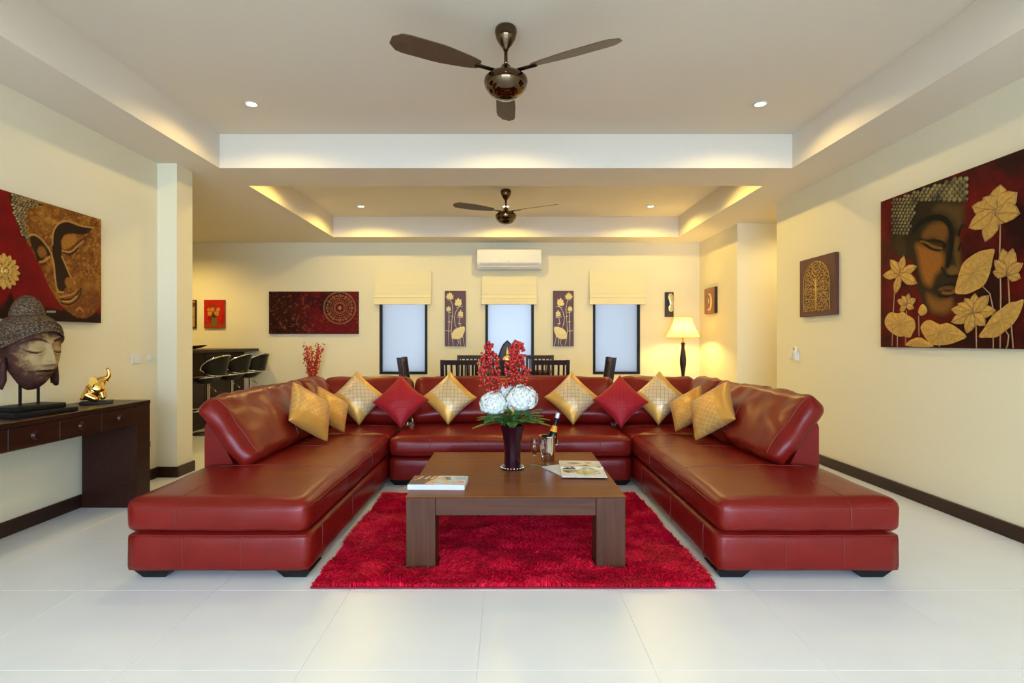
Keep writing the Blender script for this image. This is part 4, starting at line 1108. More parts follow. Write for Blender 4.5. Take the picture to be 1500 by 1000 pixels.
lobed([(760, 722), (725, 730), (690, 735), (650, 765), (605, 800), (565, 860), (535, 908), (575, 912), (620, 910), (665, 880), (700, 850), (735, 800)])
lobed([(250, 742), (232, 765), (230, 790), (248, 800), (268, 788), (270, 765)], 'lotus_bud', veins=False)
for k, pts in enumerate([[(643, 330), (640, 480), (645, 700), (642, 965)], [(108, 680), (100, 800), (95, 955)], [(168, 775), (163, 955)], [(250, 800), (230, 800), (232, 905)], [(520, 850), (522, 965)], [(682, 600), (690, 750), (708, 965)], [(550, 650), (590, 690), (605, 760), (607, 965)], [(665, 870), (685, 900), (680, 950), (672, 965)], [(122, 905), (122, 958)], [(333, 945), (335, 958)]]):
    obj('lotus_stem', MB().tube([rf(.002)(q) for q in Q(*pts)], .0042, 5), plain('stem_paint', (.36, .18, .07), .5) if k == 0 else bpy.data.materials['stem_paint'], pr, True, world=True)

# tree picture
ty0, ty1, tz0, tz1 = 5.435, 6.085, 1.548, 2.165
tp = thing('wall_picture', 'square brown picture of a gold tree under an arch, on the right wall', 'picture', (WX, (ty0+ty1)/2, (tz0+tz1)/2))
obj('panel', MB().bbox((WX-.045, ty0, tz0), (WX-.001, ty1, tz1), .003, 1), plain('brown_panel', (.10, .028, .014), .5, var=.2, scale=8), tp, world=True)
gt = MB(); cxx = (ty0+ty1)/2; W2_ = .235; zb = tz0+.05; zt = tz1-.045; XT = WX-.0455
arch = lambda dz: W2_ if dz < .30 else W2_*math.sqrt(max(0, 1-((dz-.30)/(zt-zb-.30))**2))
placed = []
for k in range(2600):
    dz = random.uniform(0, zt-zb); dy = random.uniform(-W2_, W2_)
    if abs(dy) > arch(dz)-.016 or (abs(dy) < .014 and dz < .32): continue
    br = any(abs(dz-(.18+.075*i)-.9*abs(dy)*(1 if i > 0 else .4)) < .0 for i in range(5))
    if any((dy-a)**2+(dz-b_)**2 < .0168**2 for a, b_ in placed): continue
    placed.append((dy, dz)); a = random.uniform(0, PI); r_ = .0082; c_, s_ = math.cos(a), math.sin(a)
    po_ = [(cxx+dy+c_*r_*1.2, zb+dz+s_*r_*1.2), (cxx+dy-s_*r_*.75, zb+dz+c_*r_*.75), (cxx+dy-c_*r_*1.2, zb+dz-s_*r_*1.2), (cxx+dy+s_*r_*.75, zb+dz-c_*r_*.75)]
    gt.prism(po_, lambda q: (XT, q[0], q[1]), lambda q: (XT-.004, q[0], q[1]))
obj('gold_leaves', gt, GOLDP, tp, world=True, kind='stuff')
tk = MB().tube([(XT-.002, cxx, zb+.01), (XT-.002, cxx, zb+.34)], .010, 6)
for i in range(5):
    for s_ in (-1, 1): tk.tube([(XT-.002, cxx, zb+.20+.05*i), (XT-.002, cxx+s_*.06, zb+.235+.055*i), (XT-.002, cxx+s_*(.13-.012*i), zb+.245+.065*i)], [.006, .004, .003], 5)
obj('trunk', tk, GOLDP, tp, True, world=True)
obj('arch_line', MB().tube([(XT-.002, cxx-W2_, zb)]+[(XT-.002, cxx-arch(dz), zb+dz) for dz in np.linspace(0, zt-zb, 24)]+[(XT-.002, cxx+arch(dz), zb+dz) for dz in np.linspace(zt-zb, 0, 24)], .0035, 5), GOLDP, tp, True, world=True)

# ------------------------------------------------------------------ pictures on the back wall
SB = BY/807
def BK(px, py): return ((px-741)*SB, EYE+(500-py)*SB)
def wallpic(label, x0, y0, x1, y1, mat, dep=.03, cat='picture', name='wall_picture'):
    (a, t_), (b_, bo_) = BK(x0, y0), BK(x1, y1)
    th = thing(name, label, cat, ((a+b_)/2, BY, (t_+bo_)/2))
    obj('panel', MB().bbox((a, BY-dep, bo_), (b_, BY-.001, t_), .003, 1), mat, th, world=True)
    return th, a, b_, bo_, t_
th, a, b_, z0, z1 = wallpic('wide dark red painting with a gold mandala disc, on the back wall', 395, 427, 526, 489, PEDGE_D, .035, 'painting', 'painting')
p = Paint(a+.002, b_-.002, z0+.002, z1-.002, .008); n = p.noise(5, 81); n2 = p.noise(30, 82)
p.c[:] = lin(98, 10, 14); p.mix((a+.85-p.u)/.5+n-.5, lin(44, 16, 10)); p.mix(np.clip((n2-.55)*2.2, 0, .4)*np.clip((a+.9-p.u)*2+.2, 0, 1), lin(110, 50, 26)); p.mix(np.clip((.42-n)*4, 0, .8), lin(30, 8, 8)); p.mix(np.clip((n2-.66)*5, 0, .5), lin(140, 70, 50))
p.build('painted_ground', PAINT, lambda u, v, h: (u, BY-.0362+0*u, v), th)
mc = BK(498.5, 451); md = MB(); yb = BY-.0365
for r_, w_ in ((.272, .006), (.255, .003), (.165, .004), (.095, .006), (.075, .003)):
    md.tube([(mc[0]+r_*math.cos(t_), yb, mc[1]+r_*math.sin(t_)) for t_ in [2*PI*i/48 for i in range(48)]], w_, 5, closed=True)
md.ball((mc[0], yb, mc[1]), .034, 14, 8, (1, .3, 1))
for i in range(24):
    t_ = 2*PI*i/24
    for r_, s_ in ((.208, .030 if i % 2 == 0 else .020), (.128, .016)):
        c_ = (mc[0]+r_*math.cos(t_), mc[1]+r_*math.sin(t_))
        for k in range(5 if r_ > .2 else 3):
            u = t_+2*PI*k/(5 if r_ > .2 else 3); md.ball((c_[0]+s_*.62*math.cos(u), yb, c_[1]+s_*.62*math.sin(u)), s_*.36, 6, 4, (1, .4, 1))
obj('mandala', md, plain('mandala_gold', (.42, .22, .07), .5, .1, var=.55, scale=30), th, True, world=True, label='raised gold mandala disc')

MAROON = plain('maroon_panel', (.085, .014, .008), .45, var=.15, scale=6)
def lotus_panel(label, x0, x1, mirror):
    th, a, b_, z0, z1 = wallpic(label, x0, 426, x1, 507, MAROON, .03)
    W_, H_ = b_-a, z1-z0
    def cv(*pts):      # panel drawn on a 165 x 449 grid, y down
        return [((b_-x/165*W_) if mirror else (a+x/165*W_), z1-y/449*H_) for x, y in pts]
    ff = lambda h: (lambda q: (q[0], BY-.0302-h, q[1]))
    kw = dict(parent=th, conv=cv, mat=PALEG, ff=ff, h0=.003)
    lotus((38, 62), [(8, 40), (20, 22), (38, 10), (55, 18), (70, 38), (62, 58), (14, 58)], [.022]*7, **kw)
    lotus((105, 118), [(75, 100), (85, 70), (105, 55), (128, 66), (134, 95), (125, 115)], [.026]*6, **kw)
    lotus((30, 160), [(8, 150), (14, 130), (30, 120), (45, 130), (50, 150)], [.016]*5, **kw)
    lotus((125, 205), [(102, 190), (108, 168), (125, 152), (142, 170), (146, 200)], [.019]*5, **kw)
    lobed([(52, 372), (58, 340), (80, 310), (115, 295), (150, 290), (158, 310), (150, 345), (130, 380), (95, 390), (65, 388)], parent=th, conv=cv, mat=PALEG, ff=ff, h0=.003, veins=False)
    for pts in ([(45, 75), (58, 110), (62, 160), (55, 250), (50, 330), (60, 400), (70, 447)], [(110, 130), (85, 170), (75, 220), (80, 270), (92, 300)], [(32, 165), (34, 250), (30, 340), (32, 447)], [(120, 210), (112, 260), (125, 290)],
                [(100, 390), (108, 420), (95, 447)], [(118, 385), (125, 447)], [(140, 365), (148, 410), (155, 447)], [(5, 318), (28, 328), (50, 322)], [(15, 170), (50, 175)], [(90, 135), (140, 125)], [(95, 210), (145, 218)], [(20, 78), (72, 62)], [(45, 205), (65, 208)], [(22, 248), (48, 252)], [(105, 262), (130, 266)]):
        obj('lotus_stem', MB().tube([ff(.002)(q) for q in cv(*pts)], .0048, 5), PALES, th, True, world=True)
lotus_panel('tall maroon panel with raised gold lotuses, left of the centre window', 652, 682.5, False)
lotus_panel('tall maroon panel with raised gold lotuses, right of the centre window', 810, 840, True)

th, a, b_, z0, z1 = wallpic('small red picture of flowers in a vase, above the bar', 300, 439, 330.5, 481, plain('canvas_edge', (.3, .04, .02), .5), .025)
p = Paint(a+.002, b_-.002, z0+.002, z1-.002, .005); n = p.noise(9, 91); X = (p.u-a)/(b_-a); Y = (p.v-z0)/(z1-z0)
p.c[:] = lin(180, 34, 20); p.mix((n-.5)*3, lin(130, 20, 14)); p.mix((.2-Y)/.05, lin(150, 60, 24))
p.u, p.v = X, Y
p.fill([(.36, .08), (.60, .08), (.58, .40), (.40, .40)], lin(96, 100, 44), .04); p.blob(.49, .45, .16, .1, lin(40, 50, 20), 1, .4)
for x, y, r_ in ((.28, .52, .12), (.60, .52, .13), (.40, .66, .11), (.68, .66, .10), (.22, .66, .08)): p.blob(x, y, r_, r_*.75, lin(190, 160, 70), .9, .5); p.blob(x, y, r_*.4, r_*.3, lin(130, 90, 40), .9, .5)
p.blob(.45, .80, .2, .08, lin(90, 60, 30), .7, .6)
p.u, p.v = np.meshgrid(np.linspace(a+.002, b_-.002, p.nu), np.linspace(z0+.002, z1-.002, p.nv))
p.build('painted_flowers', PAINT, lambda u, v, h: (u, BY-.0262+0*u, v), th)
th, a, b_, z0, z1 = wallpic('small pale framed picture by the pillar edge, above the bar', 258, 439, 288.5, 481, CHAIRW, .025)
p = Paint(a+.02, b_-.02, z0+.02, z1-.02, .006); n = p.noise(12, 95); p.c[:] = lin(170, 140, 84); p.mix(np.clip((n-.55)*6, 0, 1), lin(96, 50, 30))
p.build('painted_flowers', PAINT, lambda u, v, h: (u, BY-.0262+0*u, v), th)

th, a, b_, z0, z1 = wallpic('narrow dark panel with a silver and gold crescent figure, above the lamp', 973.5, 428, 986, 464, PEDGE_D, .03)
ff = lambda h: (lambda q: (q[0], BY-.0302-h, q[1])); cm = MB()
W_, H_ = b_-a, z1-z0; cvp = lambda *pts: [(a+x*W_, z1-y*H_) for x, y in pts]
po_ = cvp((.45, .06), (.75, .05), (.95, .15), (.98, .5), (.95, .75), (.7, .80), (.45, .76), (.42, .6), (.6, .5), (.5, .35), (.35, .2)); relief(cm, po_, cvp((.72, .4))[0], ff(0), ff(.004), ff(.012))
obj('crescent_figure', cm, plain('silver_gold_leaf', (.82, .70, .34), .3, .5, var=.3, scale=30), th, world=True, fixn=False)
# picture on the right wall of the dining area
sy0, sy1, sz0, sz1 = 8.56, 9.00, 1.725, 2.135
th = thing('wall_picture', 'small tan picture with a pale crescent figure, on the right wall by the lamp', 'picture', (WX, (sy0+sy1)/2, (sz0+sz1)/2))
obj('panel', MB().bbox((WX-.045, sy0, sz0), (WX-.001, sy1, sz1), .003, 1), PEDGE_D, th, world=True)
obj('print', MB().box((WX-.049, sy0+.004, sz0+.004), (WX-.0452, sy1-.004, sz1-.004)), plain('tan_print', (.30, .12, .03), .45, var=.3, scale=20), th, world=True, label='tan picture face')
cm = MB(); f_ = lambda h: (lambda q: (WX-.0492-h, q[0], q[1])); cy_, cz_ = (sy0+sy1)/2+.04, (sz0+sz1)/2-.02
for k in range(14):
    a = PI*.45+k*(PI*1.2)/13; r_ = .105; q = (cy_-.03+r_*math.cos(a+PI*.0)*.9, cz_+r_*math.sin(a)*1.2); e = .022*(.6+math.sin(PI*k/13))
    relief(cm, [(q[0]+e*math.cos(t_), q[1]+e*math.sin(t_)) for t_ in [2*PI*i/6 for i in range(6)]], q, f_(0), f_(.003), f_(.006))
relief(cm, [(cy_-.02+.03*math.cos(t_), cz_+.02+.05*math.sin(t_)) for t_ in [2*PI*i/8 for i in range(8)]], (cy_-.02, cz_+.02), f_(0), f_(.003), f_(.006))
obj('crescent_figure', cm, PALEG, th, world=True, fixn=False)

# ------------------------------------------------------------------ blinds and air conditioner
BL = [(550, 632, 397), (706, 786, 398), (863, 943, 397)]
for k, (x0, x1, yt) in enumerate(BL):
    a, zt = BK(x0, yt); b_, zb = BK(x1, 445); W_ = b_-a
    th = thing('roman_blind', 'cream roman blind drawn half up over the %s frosted window' % ('left', 'centre', 'right')[k], 'blind', ((a+b_)/2, BY, zb), 0, 'cream roman blinds')
    mb = MB(); fo = [(zt, .030), (zt-.005, .034), (zt-.20, .036), (zt-.205, .048), (zt-.375, .056), (zt-.385, .066), (zt-.395, .062), (zt-.44, .074), (zt-.45, .082), (zt-.46, .076), (zb, .088), (zb-.004, .080)]
    zs = [(BY-q[1], q[0]) for q in fo]+[(BY-.016, zb), (BY-.016, zt)]
    mb.prism(zs, lambda q: (a, q[0], q[1]), lambda q: (b_, q[0], q[1]))
    obj('fabric', mb, CREAM, th, 25, world=True)
    obj('headrail', MB().box((a+.012, BY-.028, zt-.045), (b_-.012, BY-.001, zt-.006)), WHITEP, th, world=True)
    obj('bottom_bar', MB().bbox((a-.006, BY-.094, zb-.014), (b_+.006, BY-.072, zb+.004), .004, 1), CREAM, th, world=True)
ax0, ax1, az0, az1 = -.478, .592, 2.485, 2.815
ac = thing('air_conditioner', 'white split air conditioner above the centre blind', 'air conditioner', ((ax0+ax1)/2, BY, az0))
pf = [(BY-.001, az1), (BY-.18, az1), (BY-.205, az1-.02), (BY-.212, az1-.20), (BY-.205, az1-.245), (BY-.14, az0+.005), (BY-.001, az0)]
obj('body', MB().prism(pf, lambda q: (ax0, q[0], q[1]), lambda q: (ax1, q[0], q[1])), WHITEP, ac, 30, world=True)
obj('front_panel', MB().bbox((ax0+.002, BY-.219, az0+.098), (ax1-.002, BY-.211, az1-.016), .004, 1), WHITEP, ac, world=True)
obj('vent_slot', MB().box((ax0+.05, BY-.2135, az0+.076), (ax1-.05, BY-.196, az0+.089)), GREYP, ac, world=True)
obj('louvre', MB().bbox((ax0+.05, BY-.208, az0+.03), (ax1-.05, BY-.16, az0+.038), .002, 1, None), WHITEP, ac, world=True)
obj('display_badge', MB().box(((ax0+ax1)/2-.012, BY-.2215, az0+.11), ((ax0+ax1)/2+.0, BY-.2185, az0+.14)), GREYP, ac, world=True)

# ------------------------------------------------------------------ floor lamp in the corner
LX, LY = 2.83, 8.80
lp = thing('floor_lamp', 'lit lamp with a turned dark wood stem and cream shade, in the corner', 'lamp', (LX, LY, 0))
obj('base', MB().lathe([(0, 0), (.15, 0), (.155, .012), (.14, .03), (.05, .045), (.03, .06), (0, .06)], 32), CHAIRW, lp, 40)
obj('stem', MB().lathe([(.024, .06), (.020, .2), (.030, .26), (.018, .30), (.018, .55), (.026, .62), (.021, .70), (.030, .80), (.050, .92), (.052, 1.0), (.040, 1.10), (.025, 1.18), (.027, 1.235), (.034, 1.255), (.034, 1.262), (0, 1.262)], 24), CHAIRW, lp, 40)
m, nt, b = new_mat('lamp_shade_fabric'); SHADE = m; nt.nodes.remove(b)
d1 = nd(nt, 'ShaderNodeBsdfDiffuse'); d1.inputs[0].default_value = (.85, .74, .45, 1); t1_ = nd(nt, 'ShaderNodeBsdfTranslucent'); t1_.inputs[0].default_value = (.80, .55, .17, 1)
ms = nd(nt, 'ShaderNodeMixShader'); ms.inputs[0].default_value = .55
nt.links.new(d1.outputs[0], ms.inputs[1]); nt.links.new(t1_.outputs[0], ms.inputs[2]); nt.links.new(ms.outputs[0], nt.nodes['Material Output'].inputs[0])
zb, zt = 1.345, 1.665; sgm = 12; rb_, rt_ = .262, .130
v = []; f = []
for (r_, z) in ((rb_, zb), (rb_-.055, zb+.11), (rt_+.026, zb+.22), (rt_, zt)):
    for k in range(sgm): w = 2*PI*(k+.5)/sgm; v.append((r_*math.cos(w), r_*math.sin(w), z))
for j in range(3):
    for k in range(sgm): f.append((j*sgm+k, j*sgm+(k+1) % sgm, (j+1)*sgm+(k+1) % sgm, (j+1)*sgm+k))
sh = obj('lamp_shade', MB().add(v, f), SHADE, lp, False)
tr_ = MB()
for r_, z in ((rb_, zb), (rt_, zt)): tr_.tube([(r_*math.cos(2*PI*(k+.5)/sgm), r_*math.sin(2*PI*(k+.5)/sgm), z) for k in range(sgm)], .005, 6, closed=True)
for k in range(sgm):
    w = 2*PI*(k+.5)/sgm; tr_.tube([(r_*math.cos(w), r_*math.sin(w), z) for (r_, z) in ((rb_+.002, zb), (rb_-.053, zb+.11), (rt_+.028, zb+.22), (rt_+.002, zt))], .003, 4)
obj('trim', tr_, plain('shade_trim', (.60, .42, .18), .7), sh, True)
obj('shade_ring', MB().tube([(rt_*math.cos(w), 0, zt-.01) for w in (0, PI)], .003, 5).tube([(0, 0, zt-.01), (0, 0, 1.5)], .004, 5), GOLD, lp)
m, nt, b = new_mat('bulb_glow'); b.inputs['Emission Color'].default_value = (1, .72, .35, 1); b.inputs['Emission Strength'].default_value = 6.0; BULB = m
obj('bulb', MB().ball((0, 0, 1.45), .030, 12, 8, (1, 1, 1.2)), BULB, lp, True)
obj('socket', MB().lathe([(.016, 1.262), (.016, 1.41), (.0, 1.41)], 12), GOLD, lp, True)
lamp('lamp_light', 'POINT', (0, 0, 1.45), 55, (1.0, .70, .22), lp, .055)

# ------------------------------------------------------------------ dining set behind the sofa
ch = thing('dining_chair', 'x', 'chair', (0, 0, 0), 0, 'dark slat-back dining chairs')
for sx in (-1, 1):
    obj('back_post', MB().add([(sx*.205-.02, .19, 0), (sx*.205+.02, .19, 0), (sx*.205+.02, .235, 0), (sx*.205-.02, .235, 0), (sx*.205-.02, .18, .46), (sx*.205+.02, .18, .46), (sx*.205+.02, .235, .46), (sx*.205-.02, .235, .46),
        (sx*.205-.02, .255, 1.06), (sx*.205+.02, .255, 1.06), (sx*.205+.02, .325, 1.06), (sx*.205-.02, .325, 1.06)], [(0,3,2,1), (0,1,5,4), (1,2,6,5), (2,3,7,6), (3,0,4,7), (4,5,9,8), (5,6,10,9), (6,7,11,10), (7,4,8,11), (8,9,10,11)]), CHAIRW, ch)
    obj('leg', MB().bbox((sx*.205-.02, -.235, 0), (sx*.205+.02, -.195, .42), .003, 1), CHAIRW, ch)
obj('seat', MB().bbox((-.23, -.245, .421), (.23, .178, .47), .012, 2), plain('chair_seat_leather', (.03, .014, .010), .45), ch, 40)
obj('top_rail', MB().add([(-.184, .268, 1.0), (.184, .268, 1.0), (.184, .300, 1.0), (-.184, .300, 1.0), (-.184, .278, 1.058), (.184, .278, 1.058), (.184, .310, 1.058), (-.184, .310, 1.058)], [(0,3,2,1),(4,5,6,7),(0,1,5,4),(1,2,6,5),(2,3,7,6),(3,0,4,7)]), CHAIRW, ch)
obj('low_rail', MB().box((-.184, .198, .54), (.184, .222, .58)), CHAIRW, ch)
for k in range(6):
    x = -.184+.368*(k+.5)/6; x = -.158+.316*k/5
    obj('slat', MB().add([(x-.012, .203, .58), (x+.012, .203, .58), (x+.012, .217, .58), (x-.012, .217, .58), (x-.012, .276, 1.0), (x+.012, .276, 1.0), (x+.012, .290, 1.0), (x-.012, .290, 1.0)], [(0,3,2,1),(4,5,6,7),(0,1,5,4),(1,2,6,5),(2,3,7,6),(3,0,4,7)]), CHAIRW, ch)
spots = [(-.555, 6.86, PI, 'sofa-side row, left of the berries'), (-.0, 6.86, PI, 'sofa-side row, behind the bouquet'), (.535, 6.86, PI, 'sofa-side row, right of the berries'),
         (-.555, 8.58, 0, 'window-side row, below the left lotus panel'), (.0, 8.58, 0, 'window-side row, below the shrine'), (.545, 8.58, 0, 'window-side row, below the right lotus panel'),
         (-1.17, 7.75, PI/2, 'table end, seen edge-on before the left window'), (1.19, 7.75, -PI/2, 'table end, seen edge-on before the right window')]
for k, (x, y, rz, lb) in enumerate(spots):
    o = ch if k == 0 else copy_tree(ch)
    o.location = (x, y, 0); o.rotation_euler = (0, 0, rz); o['label'] = 'dark slat-back dining chair, '+lb
dt = thing('dining_table', 'dark dining table behind the sofa, among the slat-back chairs', 'table', (0, 7.72, 0))
obj('tabletop', MB().bbox((-1.05, -.55, .72), (1.05, .55, .76), .004, 1), CHAIRW, dt)
for sx in (-1, 1):
    for sy in (-1, 1): obj('leg', MB().bbox((sx*.95-.045, sy*.46-.045, 0), (sx*.95+.045, sy*.46+.045, .7195), .004, 1), CHAIRW, dt)
# pointed wooden shrine with gold figure
sr = thing('table_shrine', 'pointed dark wooden arch standing on the dining table', 'ornament', (.02, 7.80, .76))
def ogive(w, h, z0=0):
    o = []
    for k in range(11): t_ = k/10; o.append((-w*(1-t_)**.62*(1+.25*t_), z0+h*t_))
    return o+[(-x, z) for x, z in o[::-1][1:]]
og = ogive(.19, .53)
obj('arch_board', MB().prism(og, lambda q: (q[0], .045, q[1]), lambda q: (q[0], .015, q[1])), CHAIRW, sr)
inn = ogive(.15, .45, .03)
obj('arch_rim', MB().tube([(q[0]*.95, .012, q[1]) for q in og], .012, 6), CHAIRW, sr, True)
obj('plinth', MB().bbox((-.14, -.10, 0), (.14, .014, .17), .006, 2), CHAIRW, sr)
bf = thing('gold_figurine', 'small gold seated figure in front of the pointed wooden arch', 'figurine', (.02, 7.755, .93))
vv = [(0, 0, .035), (0, 0, .075), (0, 0, .125), (0, 0, .150), (0, -.002, .172), (0, 0, .205), (0, 0, .235), (0, 0, .275), (.055, -.02, .025), (.015, -.06, .02), (-.055, -.02, .025), (-.015, -.06, .02), (.042, 0, .125), (.055, -.01, .085), (.02, -.045, .055), (-.042, 0, .125), (-.055, -.01, .085), (-.02, -.045, .055)]
ee = [(0, 1), (1, 2), (2, 3), (3, 4), (4, 5), (5, 6), (6, 7), (0, 8), (8, 9), (0, 10), (10, 11), (2, 12), (12, 13), (13, 14), (2, 15), (15, 16), (16, 17)]
skin('body', vv, ee, [.046, .038, .042, .018, .026, .024, .012, .003, .026, .018, .026, .018, .02, .015, .011, .02, .015, .011], plain('matte_gold', (.85, .55, .16), .35, .8), bf, 2)
# bowl and glass seen between the chair slats
bw = obj('wooden_bowl', MB().lathe([(0, 0), (.06, 0), (.11, .05), (.125, .11), (.118, .115), (.10, .055), (.05, .012), (0, .012)], 28, Matrix.Translation((.52, 7.75, .76))), plain('brown_bowl', (.09, .035, .02), .35, var=.3), smooth=True, loc=(.52, 7.75, .76))
tag(bw, 'brown bowl on the dining table, behind the slats of the right-hand chair', 'bowl')

# ------------------------------------------------------------------ red twig arrangement behind the sofa
VX2, VY2 = -3.15, 9.0
fv = obj('floor_vase', MB().lathe([(0, 0), (.09, 0), (.10, .02), (.13, .20), (.12, .38), (.075, .52), (.07, .58), (.085, .62), (.075, .62), (.06, .57), (0, .55)], 28, Matrix.Translation((VX2, VY2, 0))), plain('dark_ceramic', (.05, .012, .010), .25), smooth=True, loc=(VX2, VY2, 0))
tag(fv, 'tall dark floor vase behind the sofa holding red twigs', 'vase')
rb = thing('red_twigs', 'bunch of bright red berry twigs under the mandala painting', 'twigs', (VX2, VY2, .58))
bm_ = MB()
for k in range(13):
    a = 2*PI*k/13; r_ = random.uniform(.09, .20) if k else .04; h = random.uniform(.52, .68); P = []
    for i in range(9):
        t_ = i/8; P.append(Vector((VX2+math.cos(a)*(.03+r_*t_**1.2)+.012*math.sin(i*1.7+k), VY2+math.sin(a)*(.03+.5*r_*t_)+.01*math.cos(i+k), .575+h*t_)))
    obj('twig', MB().tube(P, [.005*(1-.7*i/8) for i in range(9)], 5), plain('twig_red', (.25, .03, .015), .6) if k == 0 else bpy.data.materials['twig_red'], rb, True, world=True)
    for i in range(46):
        t_ = random.uniform(.05, 1); j = min(7, int(t_*8)); q = P[j].lerp(P[j+1], t_*8-j)
        bm_.ball((q.x+random.gauss(0, .016), q.y+random.gauss(0, .014), q.z+random.gauss(0, .01)), random.uniform(.008, .0135), 6, 4)
obj('berries', bm_, plain('bright_red_berry', (.62, .015, .012), .35, var=.3, scale=30), rb, True, world=True, kind='stuff', fixn=False)

# ------------------------------------------------------------------ bar counter and stools
KX = -4.43; KT = 1.164
bc_ = thing('bar_counter', 'dark wooden bar counter running to the back wall', 'counter', (-4.7, 7.9, 0))
obj('worktop', MB().bbox((-5.0, 6.2, KT-.045), (-4.19, BY-.004, KT), .004, 1), DARK, bc_, world=True)
obj('body', MB().box((-4.95, 6.25, 0), (KX-.014, BY-.004, KT-.0455)), DARK, bc_, world=True)
for k in range(5): obj('front_panel', MB().bbox((KX-.013, 6.26+k*.615, .08), (KX, 6.26+(k+1)*.615-.006, KT-.06), .003, 1), DARK, bc_, world=True)
ds = thing('leaf_dish', 'pointed dark red dish on the bar counter', 'dish', (-4.66, 8.2, KT))
mb = MB(); n = 12; v = []; f = []
for k in range(n+1):
    t_ = k/n*2-1; w = .11*(1-t_*t_)**.7; zz = .015+.05*t_*t_; x = .22*t_
    for (a, h) in ((-1, .035), (-.5, .01), (0, 0), (.5, .01), (1, .035)): v.append((x, a*w, zz+h*(w/.11)+.0))
for k in range(n):
    for j in range(4): f.append((k*5+j, k*5+j+1, k*5+6+j, k*5+5+j))
v2 = [(p_[0]*.97, p_[1]*.97, p_[2]-.008) for p_ in v]; N5 = len(v)
o = obj('bowl', mb.add(v+v2, f+[tuple(N5+i for i in q[::-1]) for q in f]), plain('dish_red', (.20, .02, .015), .3), ds, True)
obj('foot', MB().lathe([(0, 0), (.05, 0), (.04, .012), (0, .012)], 16), BLACK, ds)
SX = -4.12
st = thing('bar_stool', 'x', 'stool', (SX, 7.62, 0), 0, 'black and chrome bar stools')
obj('base', MB().lathe([(0, 0), (.20, 0), (.205, .008), (.19, .018), (.06, .034), (.03, .05), (0, .05)], 36), CHROME, st, 40)
obj('column', MB().lathe([(.030, .05), (.030, .42), (.022, .425), (.022, .70), (0, .70)], 20), CHROME, st, 40)
obj('footrest', MB().tube([(-.05+.16*math.cos(w)-.08, .16*math.sin(w), .33) for w in [PI*.25+PI*1.5*i/16 for i in range(17)]], .011, 8).tube([(-.03, 0, .33), (-.29, 0, .33)], .009, 6).tube([(-.02, .02, .33), (-.02, .115, .33)], .009, 6).tube([(-.02, -.02, .33), (-.02, -.115, .33)], .009, 6), CHROME, st, True)
obj('lever', MB().tube([(.02, -.02, .665), (.12, -.10, .645), (.19, -.15, .60)], .006, 6), CHROME, st, True)
SEATL = plain('black_stool_vinyl', (.008, .007, .007), .3, Specular_IOR_Level=.25)
mb = MB(); v = []; f = []; ns, nr = 28, 7
for j in range(nr):
    t_ = j/(nr-1)
    for k in range(ns):
        w = 2*PI*k/ns; r_ = .180*t_; z = .715+.065*t_**2.5+.02*max(0, math.cos(w))*t_**3; v.append((r_*math.cos(w)-.03, r_*math.sin(w)*.98, z))
for j in range(nr-1):
    for k in range(ns): f.append((j*ns+k, j*ns+(k+1) % ns, (j+1)*ns+(k+1) % ns, (j+1)*ns+k))
v2 = [(p_[0]*.96, p_[1]*.96, p_[2]-.024) for p_ in v]; n0 = len(v)
rim = [((nr-1)*ns+k, (nr-1)*ns+(k+1) % ns, n0+(nr-1)*ns+(k+1) % ns, n0+(nr-1)*ns+k) for k in range(ns)]
obj('seat', mb.add(v+v2, f+[tuple(n0+i for i in q[::-1]) for q in f]+rim), SEATL, st, 60)
obj('seat_rim', MB().tube([(.182*math.cos(w)-.03, .179*math.sin(w), .779+.02*max(0, math.cos(w))) for w in [2*PI*k/36 for k in range(36)]], .010, 7, closed=True), CHROME, st, True)
# wrap-around backrest: oval outline bent round the seat (back towards +X)
pm = R(104); nu_, nv_ = 28, 8; v = []; f = []; edge = []
def bpt(a, hh, off): 
    r_ = .178+off+.030*(hh+.15); zc = .950; half = .138*max(0, 1-(a/pm)**2)**.5
    return (r_*math.cos(a)+.06, r_*math.sin(a), zc+.0+half*hh-.05*(abs(a)/pm)**2)
for off in (0, .016):
    for i in range(nu_+1):
        for j in range(nv_+1): v.append(bpt(-pm+2*pm*i/nu_, -1+2*j/nv_, off))
n0 = (nu_+1)*(nv_+1)
for i in range(nu_):
    for j in range(nv_):
        q = (i*(nv_+1)+j, i*(nv_+1)+j+1, (i+1)*(nv_+1)+j+1, (i+1)*(nv_+1)+j); f.append(q); f.append(tuple(n0+x for x in q[::-1]))
obj('backrest', MB().add(v, f), SEATL, st, True)
ed = [bpt(-pm+2*pm*i/40, 1, .008) for i in range(41)]+[bpt(pm-2*pm*i/40, -1, .008) for i in range(1, 40)]
obj('back_rim', MB().tube(ed, .009, 6, closed=True), CHROME, st, True)
for s_ in (-.5, .5): obj('back_bracket', MB().tube([(.175*math.cos(s_)-.03, .175*math.sin(s_), .775), bpt(s_, -.75, .012)], .009, 6), CHROME, st, True)
for k, y in enumerate((7.62, 8.28, 8.88)):
    o = st if k == 0 else copy_tree(st)
    o.location = (SX, y, 0); o['label'] = 'black and chrome bar stool at the counter, '+('nearest the pillar', 'between the other two', 'nearest the back wall')[k]

